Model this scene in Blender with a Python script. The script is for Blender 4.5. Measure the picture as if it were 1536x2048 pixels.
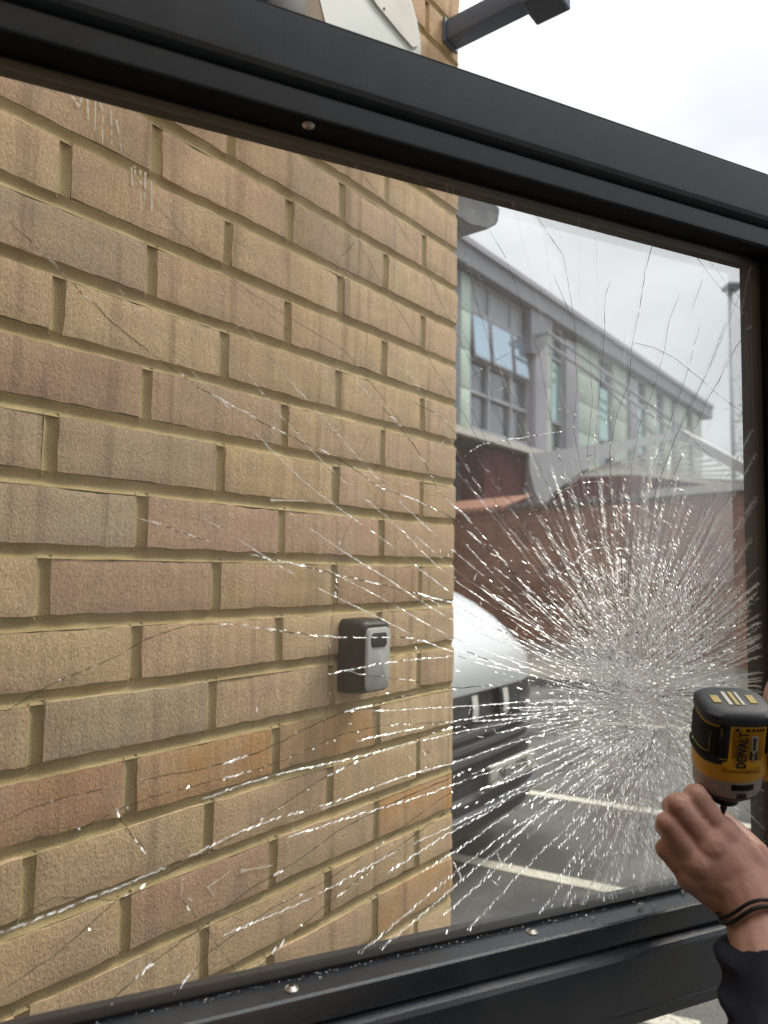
import bpy, bmesh, math, random
from mathutils import Vector, Matrix, noise as mnoise
random.seed(7)
D = bpy.data
S = bpy.context.scene
for o in list(D.objects): D.objects.remove(o)
COL = S.collection
H = 1.65                                    # eye height of the camera above the ground

# ------------------------------------------------------------------ camera
F = 1479.0
PITCH, ROLL = math.radians(4.392), math.radians(-.952)
def ray(px, py):
    """direction (X right, Y forward, Z up) through a photo pixel of the 1536x2048 frame"""
    a = (px-768)/F; b = (1024-py)/F
    c, s = math.cos(ROLL), math.sin(ROLL)
    x = c*a+s*b; y = -s*a+c*b
    c, s = math.cos(PITCH), math.sin(PITCH)
    return Vector((x, c-s*y, s+c*y))
EYE = Vector((0, 0, H))
f0 = ray(768, 1024); rt = (ray(769, 1024)-f0).normalized(); up = (ray(768, 1023)-f0).normalized(); fw = f0.normalized()
cam_d = D.cameras.new('camera'); cam = D.objects.new('camera', cam_d); COL.objects.link(cam)
cam_d.sensor_fit = 'VERTICAL'; cam_d.sensor_height = 36; cam_d.lens = F/2048*36
cam_d.clip_start = .02; cam_d.clip_end = 500
m = Matrix.Identity(4)
for i in range(3): m[i][0] = rt[i]; m[i][1] = up[i]; m[i][2] = -fw[i]; m[i][3] = EYE[i]
cam.matrix_world = m
cam_d.dof.use_dof = True; cam_d.dof.focus_distance = .86; cam_d.dof.aperture_fstop = 6.0
S.camera = cam
S.render.resolution_x = 768; S.render.resolution_y = 1024

# ------------------------------------------------------------------ world and sun
W = D.worlds.new('World'); S.world = W; W.use_nodes = True
SUN_EL, SUN_AZ = math.radians(52), math.radians(62)      # azimuth measured from +Y (ahead) towards +X (right)
nt = W.node_tree; N = nt.nodes; L = nt.links; N.clear()
wo = N.new('ShaderNodeOutputWorld'); bg = N.new('ShaderNodeBackground'); bg.inputs[1].default_value = .1
sky = N.new('ShaderNodeTexSky'); sky.sky_type = 'NISHITA'; sky.sun_disc = False; sky.sun_elevation = SUN_EL; sky.sun_rotation = SUN_AZ
tc = N.new('ShaderNodeTexCoord'); mp = N.new('ShaderNodeMapping'); mp.inputs['Scale'].default_value = (1, 1, 2.6)
cn = N.new('ShaderNodeTexNoise'); cn.inputs['Scale'].default_value = 2.3; cn.inputs['Detail'].default_value = 6; cn.inputs['Roughness'].default_value = .52
cr = N.new('ShaderNodeValToRGB'); cr.color_ramp.elements[0].position = .36; cr.color_ramp.elements[1].position = .66
cr.color_ramp.elements[0].color = (.72, .735, .77, 1); cr.color_ramp.elements[1].color = (1.0, 1.0, 1.0, 1)
sx = N.new('ShaderNodeSeparateXYZ'); mr = N.new('ShaderNodeMapRange')
mr.inputs[1].default_value = 0; mr.inputs[2].default_value = 1; mr.inputs[3].default_value = 6.3; mr.inputs[4].default_value = 26
pw = N.new('ShaderNodeMath'); pw.operation = 'POWER'; pw.inputs[1].default_value = 3.6
ab = N.new('ShaderNodeMath'); ab.operation = 'MAXIMUM'; ab.inputs[1].default_value = 0
vm = N.new('ShaderNodeVectorMath'); vm.operation = 'SCALE'
mx = N.new('ShaderNodeMixRGB'); mx.inputs[0].default_value = .93
L.new(tc.outputs['Generated'], mp.inputs[0]); L.new(mp.outputs[0], cn.inputs['Vector']); L.new(cn.outputs[0], cr.inputs[0])
L.new(tc.outputs['Generated'], sx.inputs[0]); L.new(sx.outputs[2], ab.inputs[0]); L.new(ab.outputs[0], pw.inputs[0]); L.new(pw.outputs[0], mr.inputs[0])
L.new(cr.outputs[0], vm.inputs[0]); L.new(mr.outputs[0], vm.inputs['Scale'])
L.new(sky.outputs[0], mx.inputs[1]); L.new(vm.outputs[0], mx.inputs[2]); L.new(mx.outputs[0], bg.inputs[0]); L.new(bg.outputs[0], wo.inputs[0])
sd = D.lights.new('sun', 'SUN'); sun = D.objects.new('sun', sd); COL.objects.link(sun)
sd.energy = 1.5; sd.angle = math.radians(14); sd.color = (1, .93, .82)
sv = Vector((math.sin(SUN_AZ)*math.cos(SUN_EL), math.cos(SUN_AZ)*math.cos(SUN_EL), math.sin(SUN_EL)))
sun.rotation_euler = sv.to_track_quat('Z', 'Y').to_euler(); sun.location = (3, 2, 9)
S.view_settings.view_transform = 'Standard'; S.view_settings.look = 'None'
S.view_settings.exposure = .7; S.view_settings.gamma = 1
if hasattr(S, 'cycles'):
    S.cycles.transparent_max_bounces = 48; S.cycles.max_bounces = 10; S.cycles.sample_clamp_indirect = 6

# ------------------------------------------------------------------ helpers
def link(o, parent=None):
    COL.objects.link(o)
    if parent is not None: o.parent = parent
    return o
def mesh_obj(name, verts, faces, mat, parent=None, smooth=False, mats=None, fm=None):
    me = D.meshes.new(name); me.from_pydata([tuple(v) for v in verts], [], faces); me.update()
    for mm in (mats or [mat]): me.materials.append(mm)
    if fm:
        for p, k in zip(me.polygons, fm): p.material_index = k
    if smooth:
        for p in me.polygons: p.use_smooth = True
    return link(D.objects.new(name, me), parent)
def bm_obj(name, bm, mat, parent=None, smooth=False, sharp=None):
    me = D.meshes.new(name); bmesh.ops.recalc_face_normals(bm, faces=bm.faces); bm.to_mesh(me); bm.free(); me.materials.append(mat)
    if smooth or sharp:
        for p in me.polygons: p.use_smooth = True
        if sharp: me.set_sharp_from_angle(angle=math.radians(sharp))
    return link(D.objects.new(name, me), parent)
def thing(name, label, cat, mat=None, group=None, kind=None):
    o = link(D.objects.new(name, None)); o.empty_display_size = .1
    if mat is not None: o.matrix_world = mat
    return tag(o, label, cat, group, kind)
def tag(o, label=None, cat=None, group=None, kind=None):
    if label: o['label'] = label
    if cat: o['category'] = cat
    if group: o['group'] = group
    if kind: o['kind'] = kind
    return o
def box(bm, x0, x1, y0, y1, z0, z1, bev=0, M=None, seg=2):
    r = bmesh.ops.create_cube(bm, size=1); vs = r['verts']
    for v in vs:
        v.co = Vector((x0+(v.co.x+.5)*(x1-x0), y0+(v.co.y+.5)*(y1-y0), z0+(v.co.z+.5)*(z1-z0)))
    if bev:
        es = list({e for v in vs for e in v.link_edges})
        q = bmesh.ops.bevel(bm, geom=es, offset=bev, segments=seg, affect='EDGES', profile=.5)
        vs = list({v for v in q['verts']} | {v for v in vs if v.is_valid})
    if M is not None: bmesh.ops.transform(bm, matrix=M, verts=vs)
    return vs
def boxo(name, b, mat, parent=None, bev=0, M=None):
    bm = bmesh.new(); box(bm, *b, bev=bev, M=M); return bm_obj(name, bm, mat, parent, sharp=40 if bev else None)
def prism(bm, poly, z0, z1, M=None, bev=0):
    """poly in xy extruded z0..z1 then transformed"""
    a = [bm.verts.new((p[0], p[1], z0)) for p in poly]; b = [bm.verts.new((p[0], p[1], z1)) for p in poly]
    n = len(poly); bm.faces.new(a[::-1]); bm.faces.new(b)
    for i in range(n): bm.faces.new((a[i], a[(i+1) % n], b[(i+1) % n], b[i]))
    vs = a+b
    if bev:
        es = list({e for v in vs for e in v.link_edges})
        q = bmesh.ops.bevel(bm, geom=es, offset=bev, segments=2, affect='EDGES', profile=.5)
        vs = list({v for v in q['verts']} | {v for v in vs if v.is_valid})
    if M is not None: bmesh.ops.transform(bm, matrix=M, verts=vs)
    return vs
def tube(bm, pts, r, n=10, cap=True):
    pts = [Vector(p) for p in pts]; rs = r if isinstance(r, (list, tuple)) else [r]*len(pts); rings = []
    for i, p in enumerate(pts):
        d = (pts[min(i+1, len(pts)-1)]-pts[max(i-1, 0)]).normalized()
        a = d.cross(Vector((0, 0, 1)))
        if a.length < .1: a = d.cross(Vector((0, 1, 0)))
        a.normalize(); b = d.cross(a)
        rings.append([bm.verts.new(p+(a*math.cos(t)+b*math.sin(t))*rs[i]) for t in [2*math.pi*k/n for k in range(n)]])
    for q, w in zip(rings, rings[1:]):
        for k in range(n): bm.faces.new((q[k], q[(k+1) % n], w[(k+1) % n], w[k]))
    if cap: bm.faces.new(rings[0][::-1]); bm.faces.new(rings[-1])
def lathe(bm, prof, n=24, M=None):
    rings = []; vs = []
    for z, r in prof:
        q = [bm.verts.new((r*math.cos(2*math.pi*k/n), r*math.sin(2*math.pi*k/n), z)) for k in range(n)]; rings.append(q); vs += q
    for q, w in zip(rings, rings[1:]):
        for k in range(n): bm.faces.new((q[k], q[(k+1) % n], w[(k+1) % n], w[k]))
    bm.faces.new(rings[0][::-1]); bm.faces.new(rings[-1])
    if M is not None: bmesh.ops.transform(bm, matrix=M, verts=vs)
def text_mesh(name, body, size, mat, parent, M, depth=.0004, bold=0.0):
    cu = D.curves.new(name, 'FONT'); cu.body = body; cu.size = size; cu.extrude = depth; cu.align_x = 'CENTER'; cu.align_y = 'CENTER'; cu.offset = bold
    t = D.objects.new(name, cu); COL.objects.link(t)
    bpy.context.view_layer.update()
    me = D.meshes.new_from_object(t.evaluated_get(bpy.context.evaluated_depsgraph_get()))
    D.objects.remove(t); D.curves.remove(cu); me.materials.clear(); me.materials.append(mat)
    me.transform(M); o = D.objects.new(name, me); me.name = name
    return link(o, parent)

# material builder
def mat(name, col, rough=.7, metal=0, **kw):
    mt = D.materials.new(name); mt.use_nodes = True; b = mt.node_tree.nodes['Principled BSDF']
    b.inputs['Base Color'].default_value = (*col, 1); b.inputs['Roughness'].default_value = rough; b.inputs['Metallic'].default_value = metal
    for k, v in kw.items(): b.inputs[k].default_value = v
    return mt
def noisy(name, c1, c2, scale=8, rough=.75, bump=.2, bscale=None, bdist=.002, detail=5, metal=0, stretch=(1, 1, 1), lo=.35, hi=.65, rvar=0, **kw):
    mt = mat(name, c1, rough, metal, **kw); t = mt.node_tree; n = t.nodes; l = t.links; b = n['Principled BSDF']
    co = n.new('ShaderNodeTexCoord'); ma = n.new('ShaderNodeMapping'); ma.inputs['Scale'].default_value = stretch
    no = n.new('ShaderNodeTexNoise'); no.inputs['Scale'].default_value = scale; no.inputs['Detail'].default_value = detail
    ra = n.new('ShaderNodeValToRGB'); ra.color_ramp.elements[0].position = lo; ra.color_ramp.elements[1].position = hi
    ra.color_ramp.elements[0].color = (*c1, 1); ra.color_ramp.elements[1].color = (*c2, 1)
    l.new(co.outputs['Object'], ma.inputs[0]); l.new(ma.outputs[0], no.inputs['Vector']); l.new(no.outputs[0], ra.inputs[0]); l.new(ra.outputs[0], b.inputs['Base Color'])
    if rvar:
        rr = n.new('ShaderNodeMapRange'); rr.inputs[3].default_value = max(0, rough-rvar); rr.inputs[4].default_value = min(1, rough+rvar)
        rr.inputs[1].default_value = .3; rr.inputs[2].default_value = .7
        l.new(no.outputs[0], rr.inputs[0]); l.new(rr.outputs[0], b.inputs['Roughness'])
    if bump:
        n2 = n.new('ShaderNodeTexNoise'); n2.inputs['Scale'].default_value = bscale or scale*8; n2.inputs['Detail'].default_value = 3
        bu = n.new('ShaderNodeBump'); bu.inputs['Strength'].default_value = bump; bu.inputs['Distance'].default_value = bdist
        l.new(co.outputs['Object'], n2.inputs['Vector']); l.new(n2.outputs[0], bu.inputs['Height']); l.new(bu.outputs[0], b.inputs['Normal'])
    return mt
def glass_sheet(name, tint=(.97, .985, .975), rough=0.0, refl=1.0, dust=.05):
    mt = D.materials.new(name); mt.use_nodes = True; n = mt.node_tree.nodes; l = mt.node_tree.links; n.clear()
    o = n.new('ShaderNodeOutputMaterial'); mxs = n.new('ShaderNodeMixShader'); tr = n.new('ShaderNodeBsdfTransparent'); gl = n.new('ShaderNodeBsdfGlossy')
    fr = n.new('ShaderNodeFresnel'); fr.inputs[0].default_value = 1.45; mu = n.new('ShaderNodeMath'); mu.operation = 'MULTIPLY'; mu.inputs[1].default_value = refl
    tr.inputs[0].default_value = (*tint, 1); gl.inputs['Roughness'].default_value = rough
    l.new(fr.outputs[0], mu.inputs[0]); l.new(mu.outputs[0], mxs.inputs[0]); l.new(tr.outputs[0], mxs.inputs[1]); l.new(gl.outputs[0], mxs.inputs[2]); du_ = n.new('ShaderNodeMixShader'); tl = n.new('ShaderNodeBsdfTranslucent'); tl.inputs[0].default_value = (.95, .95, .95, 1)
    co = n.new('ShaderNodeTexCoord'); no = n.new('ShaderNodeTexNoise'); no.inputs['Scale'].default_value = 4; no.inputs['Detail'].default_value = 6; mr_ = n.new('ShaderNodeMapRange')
    mr_.inputs[1].default_value = .3; mr_.inputs[2].default_value = .75; mr_.inputs[3].default_value = dust*.6; mr_.inputs[4].default_value = dust*1.6      # dust weights an uneven pale film painted in as glare haze
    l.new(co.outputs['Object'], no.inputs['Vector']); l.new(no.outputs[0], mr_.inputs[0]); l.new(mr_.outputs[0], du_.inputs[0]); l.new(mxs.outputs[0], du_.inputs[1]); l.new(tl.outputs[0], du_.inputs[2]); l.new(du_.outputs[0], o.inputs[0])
    return mt

# ------------------------------------------------------------------ frames of reference
AW = math.radians(38.09)                    # direction of the near brick wall (from straight ahead towards the right)
WC = Vector((.1356, 1.3885, 0))             # its outer corner on the ground
def frame(origin, az):
    M = Matrix.Identity(4); ax = Vector((math.sin(az), math.cos(az), 0)); ay = Vector((-math.cos(az), math.sin(az), 0))
    for i in range(3): M[i][0] = ax[i]; M[i][1] = ay[i]; M[i][2] = (0, 0, 1)[i]; M[i][3] = origin[i]
    return M
MW = frame(WC, AW)
def hit(M, px, py, y=0.0):
    """where the sight line of a pixel meets the plane y=const of a frame, in that frame's coordinates"""
    Mi = M.inverted(); e = Mi @ EYE; d = Mi.to_3x3() @ ray(px, py); t = (y-e.y)/d.y
    return e+d*t
def ground(px, py, z=0.0):
    d = ray(px, py); return EYE+d*((z-H)/d.z)
def at(px, py, depth):
    d = ray(px, py); return EYE+d*(depth/d.y)
ZG = H+.013                                 # height of one bed joint; the courses count from it
COURSE = .075

# ------------------------------------------------------------------ materials
def brick_material():
    mt = mat('buff_brick', (.5, .36, .24), .88); t = mt.node_tree; n = t.nodes; l = t.links; b = n['Principled BSDF']
    b.inputs['Specular IOR Level'].default_value = .25
    at_ = n.new('ShaderNodeAttribute'); at_.attribute_name = 'brick_colour'
    co = n.new('ShaderNodeTexCoord')
    def nz(scale, st, det=4, rough=.5):
        m_ = n.new('ShaderNodeMapping'); m_.inputs['Scale'].default_value = st; q = n.new('ShaderNodeTexNoise')
        q.inputs['Scale'].default_value = scale; q.inputs['Detail'].default_value = det; q.inputs['Roughness'].default_value = rough
        l.new(co.outputs['Object'], m_.inputs[0]); l.new(m_.outputs[0], q.inputs['Vector']); return q
    def ramp(src, lo, hi, c0, c1):
        r = n.new('ShaderNodeValToRGB'); r.color_ramp.elements[0].position = lo; r.color_ramp.elements[1].position = hi
        r.color_ramp.elements[0].color = (*c0, 1); r.color_ramp.elements[1].color = (*c1, 1); l.new(src, r.inputs[0]); return r
    def mul(a, b_, f=1, mode='MULTIPLY'):
        m_ = n.new('ShaderNodeMixRGB'); m_.blend_type = mode
        if isinstance(f, float) or isinstance(f, int): m_.inputs[0].default_value = f
        else: l.new(f, m_.inputs[0])
        l.new(a, m_.inputs[1])
        if isinstance(b_, tuple): m_.inputs[2].default_value = (*b_, 1)
        else: l.new(b_, m_.inputs[2])
        return m_
    patch = nz(9, (1, 1, 1.3), 4); pr = ramp(patch.outputs[0], .42, .70, (0, 0, 0), (.8, .8, .8))
    c = mul(at_.outputs['Color'], (.60, .415, .285), pr.outputs[0], 'MIX')                       # rosy burnt patches
    patch2 = nz(13, (1, 1, .9), 4); pr2 = ramp(patch2.outputs[0], .5, .78, (0, 0, 0), (.62, .62, .62))
    c = mul(c.outputs[0], (.48, .385, .285), pr2.outputs[0], 'MIX')                              # grey-green patches
    patch3 = nz(11.7, (1.2, 1, 1), 3); pr3 = ramp(patch3.outputs[0], .55, .8, (0, 0, 0), (.7, .7, .7))
    c = mul(c.outputs[0], (.62, .45, .24), pr3.outputs[0], 'MIX')                              # ochre patches
    drag = nz(1, (95, 30, 7), 4, .6); dr = ramp(drag.outputs[0], .38, .6, (.80, .79, .79), (1.05, 1.04, 1.03))
    wide = nz(3.1, (1, 1, .8), 3); wr = ramp(wide.outputs[0], .4, .7, (.25, .25, .25), (1, 1, 1))
    c = mul(c.outputs[0], dr.outputs[0], wr.outputs[0])
    drag2 = nz(1, (38, 30, 1.6), 3, .5); dr2 = ramp(drag2.outputs[0], .56, .68, (1, 1, 1), (.68, .66, .65))
    c = mul(c.outputs[0], dr2.outputs[0], .8)
    grit = nz(420, (1, 1, .8), 2, .6); gr = ramp(grit.outputs[0], .32, .62, (.80, .78, .76), (1.1, 1.09, 1.08))
    c = mul(c.outputs[0], gr.outputs[0])
    pit = n.new('ShaderNodeTexVoronoi'); pit.inputs['Scale'].default_value = 95; l.new(co.outputs['Object'], pit.inputs['Vector'])
    pt = ramp(pit.outputs['Distance'], .05, .11, (.55, .5, .48), (1, 1, 1)); c = mul(c.outputs[0], pt.outputs[0])
    l.new(c.outputs[0], b.inputs['Base Color'])
    g2 = nz(330, (1, 1, .75), 3, .65); g3 = nz(60, (1, 1, 1), 4, .6)
    ad = n.new('ShaderNodeMath'); ad.operation = 'MULTIPLY_ADD'; ad.inputs[1].default_value = .8
    l.new(g3.outputs[0], ad.inputs[0]); l.new(g2.outputs[0], ad.inputs[2])
    bu = n.new('ShaderNodeBump'); bu.inputs['Strength'].default_value = .6; bu.inputs['Distance'].default_value = .0019
    l.new(ad.outputs[0], bu.inputs['Height']); l.new(bu.outputs[0], b.inputs['Normal'])
    return mt
M_BRICK = brick_material()
M_MORTAR = noisy('sandy_mortar', (.38, .29, .135), (.52, .405, .21), 24, .95, .9, 420, .0012, detail=8)
M_FRAME = noisy('anthracite_powder_coat', (.032, .041, .052), (.040, .050, .062), 30, .38, .35, 900, .0004, rvar=.06, **{'Specular IOR Level': .32})
M_LEDGE = noisy('anthracite_coat_dusty_sheen', (.022, .029, .038), (.055, .060, .066), 14, .30, .5, 700, .0005, rvar=.12, lo=.5, hi=.85, detail=9, **{'Specular IOR Level': .95})  # frame paint copied glossier for the ledge's sky sheen, plus random dust patches
M_GASKET = mat('black_rubber', (.006, .006, .007), .5)
M_SCREW = noisy('worn_zinc', (.42, .40, .36), (.62, .60, .55), 500, .38, .3, 900, .0003, metal=.9)
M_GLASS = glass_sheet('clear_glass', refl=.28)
M_PLASTER = noisy('dark_interior', (.10, .10, .10), (.13, .13, .13), 3, .9, .1)
M_FLOOR = noisy('interior_floor', (.07, .065, .06), (.10, .095, .09), 5, .6, .1)

# ------------------------------------------------------------------ the near building with its brick wall
near = thing('brick_building', 'near building of buff bricks filling the left side behind the cracked glass', 'building', MW)
OX = -1.38                                   # local x of the entrance wall's face
orange = {}
def spot(px, py, c):
    p = hit(MW, px, py); k = math.floor((p.z-ZG)/COURSE); orange[(k, round(p.x, 3))] = tuple(v*1.25 for v in c)
ORG = (.46, .27, .115); ORG2 = (.46, .29, .14)
for s_ in [(420, 1540, ORG), (660, 1465, ORG2), (805, 1620, (.52, .29, .11)), (875, 1755, ORG2), (560, 1110+60, (.46, .33, .19)), (740, 1180, (.45, .30, .19)),
           (60, 1600, (.41, .25, .15)), (260, 1180, (.40, .27, .19)), (430, 820, (.46, .32, .22)), (60, 730, (.42, .285, .20)), (200, 480, (.39, .285, .205)), (60, 420, (.39, .29, .205)),
           (70, 890, (.42, .34, .23)), (280, 900, (.44, .34, .23)), (250, 1430, (.42, .34, .23)), (500, 1060, (.46, .31, .23)), (720, 1030, (.47, .32, .22)), (400, 1780, (.42, .27, .185)),
           (700, 420, (.46, .33, .22)), (620, 440, (.40, .30, .2)), (560, 720, (.46, .34, .2)), (190, 1060, (.44, .36, .255))]: spot(*s_)
def build_wall():
    V, Fc, FM, CV = [], [], [], []
    def add(vs, fs, m_, col=(1, 1, 1)):
        b0 = len(V); V.extend(vs); CV.extend([col]*len(vs))
        for f_ in fs: Fc.append([b0+i for i in f_]); FM.append(m_)
    rnd = random.Random(3)
    pal = [(.68, .495, .305), (.64, .46, .285), (.70, .52, .315), (.66, .47, .30), (.69, .505, .295), (.63, .46, .28), (.67, .485, .285), (.71, .53, .325)]
    jt = .0118/2
    def brick(x0, x1, z0, z1, col, yf=0.0):
        nx = max(4, int((x1-x0)/.011)); nz = 7
        xs = [0, .0022/(x1-x0)]+[(.0022+(x1-x0-.0044)*i/(nx-1))/(x1-x0) for i in range(1, nx-1)]+[1-.0022/(x1-x0), 1]
        zs = [0, .0022/(z1-z0)]+[(.0022+(z1-z0-.0044)*i/(nz-1))/(z1-z0) for i in range(1, nz-1)]+[1-.0022/(z1-z0), 1]
        off = yf+rnd.uniform(-.0013, .0013); tx, tz = rnd.uniform(-.0012, .0012), rnd.uniform(-.0010, .0010); dz = rnd.uniform(-.0011, .0011); tilt = rnd.uniform(-.0012, .0012)
        vs = []; gx, gz = len(xs), len(zs)
        for j, v in enumerate(zs):
            for i, u in enumerate(xs):
                X = x0+u*(x1-x0); Z = z0+v*(z1-z0)+dz+tilt*(u-.5)*2
                e = 0
                wob = .0011*mnoise.noise(Vector((X*38, Z*38, 1.7)))+.0008*mnoise.noise(Vector((X*130, Z*130, 9)))
                if i in (0, 1): X += wob*1.3
                if i in (gx-1, gx-2): X += wob*1.3
                if j in (0, 1, gz-1, gz-2): Z += wob*1.6
                if i in (0, gx-1) or j in (0, gz-1): e = .012
                elif i in (1, gx-2) or j in (1, gz-2): e = .0009+abs(wob)
                Y = off+e+tx*(u-.5)*2+tz*(v-.5)*2+.0007*mnoise.noise(Vector((X*25, Z*25, 4)))
                vs.append((X, Y, Z))
        fs = [(j*gx+i, j*gx+i+1, (j+1)*gx+i+1, (j+1)*gx+i) for j in range(gz-1) for i in range(gx-1)]
        add(vs, fs, 0, col)
    def joint(horizontal, a0, a1, c, w=jt, yf=0.0):
        """bucket-handle joint, concave, running a0..a1 and centred on c"""
        n_ = max(2, int((a1-a0)/.02)); vs = []; pr = [(-1, .0022), (-.55, .0052), (0, .0066), (.55, .0055), (1, .0024)]
        for i in range(n_+1):
            a = a0+(a1-a0)*i/n_
            w_ = .0006*mnoise.noise(Vector((a*40, c*90, 3)))
            for q, y in pr:
                cc = c+q*(w+.0022)+w_; yy = yf+y+.0006*mnoise.noise(Vector((a*60, cc*200, 5)))
                vs.append((a, yy, cc) if horizontal else (cc, yy+.0002, a))
        fs = []
        for i in range(n_):
            for k in range(4):
                b_ = i*5+k; fs.append((b_, b_+5, b_+6, b_+1) if horizontal else (b_, b_+1, b_+6, b_+5))
        add(vs, fs, 1)
    k0 = -22; k1 = 27
    for k in range(k0, k1):
        z0 = ZG+k*COURSE+jt; z1 = ZG+(k+1)*COURSE-jt; half = (k % 2 == 1)
        joint(True, OX, -.001, ZG+k*COURSE)
        x1 = 0.0; first = .1125 if half else .225; w = first
        while x1 > OX:
            x0 = max(x1-w, OX); col = rnd.choice(pal); f_ = rnd.uniform(.96, 1.05); col = tuple(c*f_ for c in col)
            for (kk, xx), cc in orange.items():
                if kk == k and x0 < xx < x1: col = cc
            brick(x0+jt, x1-(jt if x1 < -.01 else 0), z0, z1, col)
            if x0 > OX: joint(False, z0-.002, z1+.002, x0)
            x1 = x0; w = .225
    # return end beyond the corner: full block behind, faced with headers
    zt = ZG+k1*COURSE; zb = 0
    def cube(x0, x1, y0, y1, z0, z1, m_, col=(1, 1, 1)):
        vs = [(x, y, z) for z in (z0, z1) for y in (y0, y1) for x in (x0, x1)]
        add(vs, [(0, 2, 3, 1), (4, 5, 7, 6), (0, 1, 5, 4), (2, 6, 7, 3), (0, 4, 6, 2), (1, 3, 7, 5)], m_, col)
    cube(OX-.3, -.006, .0085, .33, zb, zt, 1)
    for k in range(k0, k1):
        z0 = ZG+k*COURSE+jt; z1 = ZG+(k+1)*COURSE-jt
        ys = [.0125, .21, .33] if k % 2 else [.0125, .1, .33]
        for a, b_ in zip(ys, ys[1:]):
            cube(-.05, 0, a, b_-jt*2, max(z0, .01), z1, 0, rnd.choice(pal))
    me = D.meshes.new('wall'); me.from_pydata(V, [], Fc); me.update(); me.materials.append(M_BRICK); me.materials.append(M_MORTAR)
    for p, k in zip(me.polygons, FM): p.material_index = k; p.use_smooth = True
    me.set_sharp_from_angle(angle=math.radians(60))
    ca = me.color_attributes.new('brick_colour', 'FLOAT_COLOR', 'POINT')
    for i, c in enumerate(CV): ca.data[i].color = (*c, 1)
    return link(D.objects.new('wall', me), near)
build_wall()
def chalk_mat():
    mt = D.materials.new('chalky_bloom'); mt.use_nodes = True; n = mt.node_tree.nodes; b = n['Principled BSDF']; b.inputs['Base Color'].default_value = (.80, .72, .62, 1); b.inputs['Roughness'].default_value = .95; b.inputs['Alpha'].default_value = .8; return mt
M_EFFLO = chalk_mat()
# chalky runs and scuffs on the brick faces
def bloom():
    bm = bmesh.new(); rnd = random.Random(5)
    def stroke(pts, w):
        P = [hit(MW, *p, y=-.0021) for p in pts]; P = [Vector((p.x, -.0029-rnd.random()*.0003, p.z)) for p in P]
        fine = []
        for a, b_ in zip(P, P[1:]):
            for i in range(7): fine.append(a.lerp(b_, i/7))
        fine.append(P[-1]); prev = None
        for i, p in enumerate(fine):
            d = (fine[min(i+1, len(fine)-1)]-fine[max(i-1, 0)]).normalized(); s_ = Vector((d.z, 0, -d.x)); ww = w*(.35+.65*abs(mnoise.noise(p*300))*2)*(1-.6*i/len(fine))
            q = [bm.verts.new(p+s_*ww), bm.verts.new(p-s_*ww)]
            if prev and rnd.random() > .12: bm.faces.new((prev[0], prev[1], q[1], q[0]))
            prev = q
    for s_ in [[(142, 192), (158, 214), (166, 186)], [(173, 187), (176, 240)], [(190, 192), (189, 262)], [(196, 196), (205, 222), (204, 286)], [(221, 222), (223, 290)], [(232, 240), (243, 305)],
               [(262, 335), (264, 378)], [(280, 340), (281, 418)], [(290, 345), (288, 402)], [(302, 352), (303, 425)], [(268, 330), (270, 350)]]:
        stroke(s_, .0026)
    for s_ in [[(365, 1755), (362, 1790)], [(412, 1775), (450, 1750), (462, 1738)], [(415, 1772), (428, 1792)], [(375, 1795), (384, 1802)], [(480, 1742), (545, 1730)], [(705, 1615), (728, 1640)], [(640, 1618), (700, 1600)], [(540, 1000), (612, 1002)]]:
        stroke(s_, .0024)
    o_ = bm_obj('chalk_bloom', bm, M_EFFLO, near); o_['kind'] = 'stuff'; return o_
bloom()
# entrance wall, room behind it
M_PLAINBR = D.materials.new('plain_buff_brickwork'); M_PLAINBR.use_nodes = True
t_ = M_PLAINBR.node_tree; bt = t_.nodes.new('ShaderNodeTexBrick'); tcb = t_.nodes.new('ShaderNodeTexCoord'); mpb = t_.nodes.new('ShaderNodeMapping'); mpb.inputs['Rotation'].default_value = (math.pi/2, 0, math.pi/2)
bt.inputs['Color1'].default_value = (.47, .35, .23, 1); bt.inputs['Color2'].default_value = (.42, .3, .2, 1); bt.inputs['Mortar'].default_value = (.42, .32, .17, 1)
bt.inputs['Scale'].default_value = 1; bt.inputs['Brick Width'].default_value = .225; bt.inputs['Row Height'].default_value = .075; bt.inputs['Mortar Size'].default_value = .006
t_.links.new(tcb.outputs['Object'], mpb.inputs[0]); t_.links.new(mpb.outputs[0], bt.inputs['Vector']); t_.links.new(bt.outputs[0], t_.nodes['Principled BSDF'].inputs['Base Color']); t_.nodes['Principled BSDF'].inputs['Roughness'].default_value = .9
bm = bmesh.new()
box(bm, OX-.3, OX-.002, -.06, .33, 0, 2.2); box(bm, OX-.3, OX-.002, -5.2, -1.40, 0, 2.2); box(bm, OX-.3, OX-.002, -5.2, .33, 2.2, 3.675)
bm_obj('entrance_wall', bm, M_PLAINBR, near)
bm = bmesh.new(); box(bm, -6, OX-.3, -5.2, -5.0, 0, 3.675); box(bm, -6, OX-.3, .13, .33, 0, 3.675); box(bm, -6.2, -6, -5.2, .33, 0, 3.675)
bm_obj('room_wall', bm, M_PLASTER, near)
boxo('floor', (-6, OX-.3, -5, .13, .004, .02), M_FLOOR, near)
boxo('roof', (-6.3, OX+.02, -5.3, .45, 3.68, 3.85), M_FRAME, near)

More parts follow.
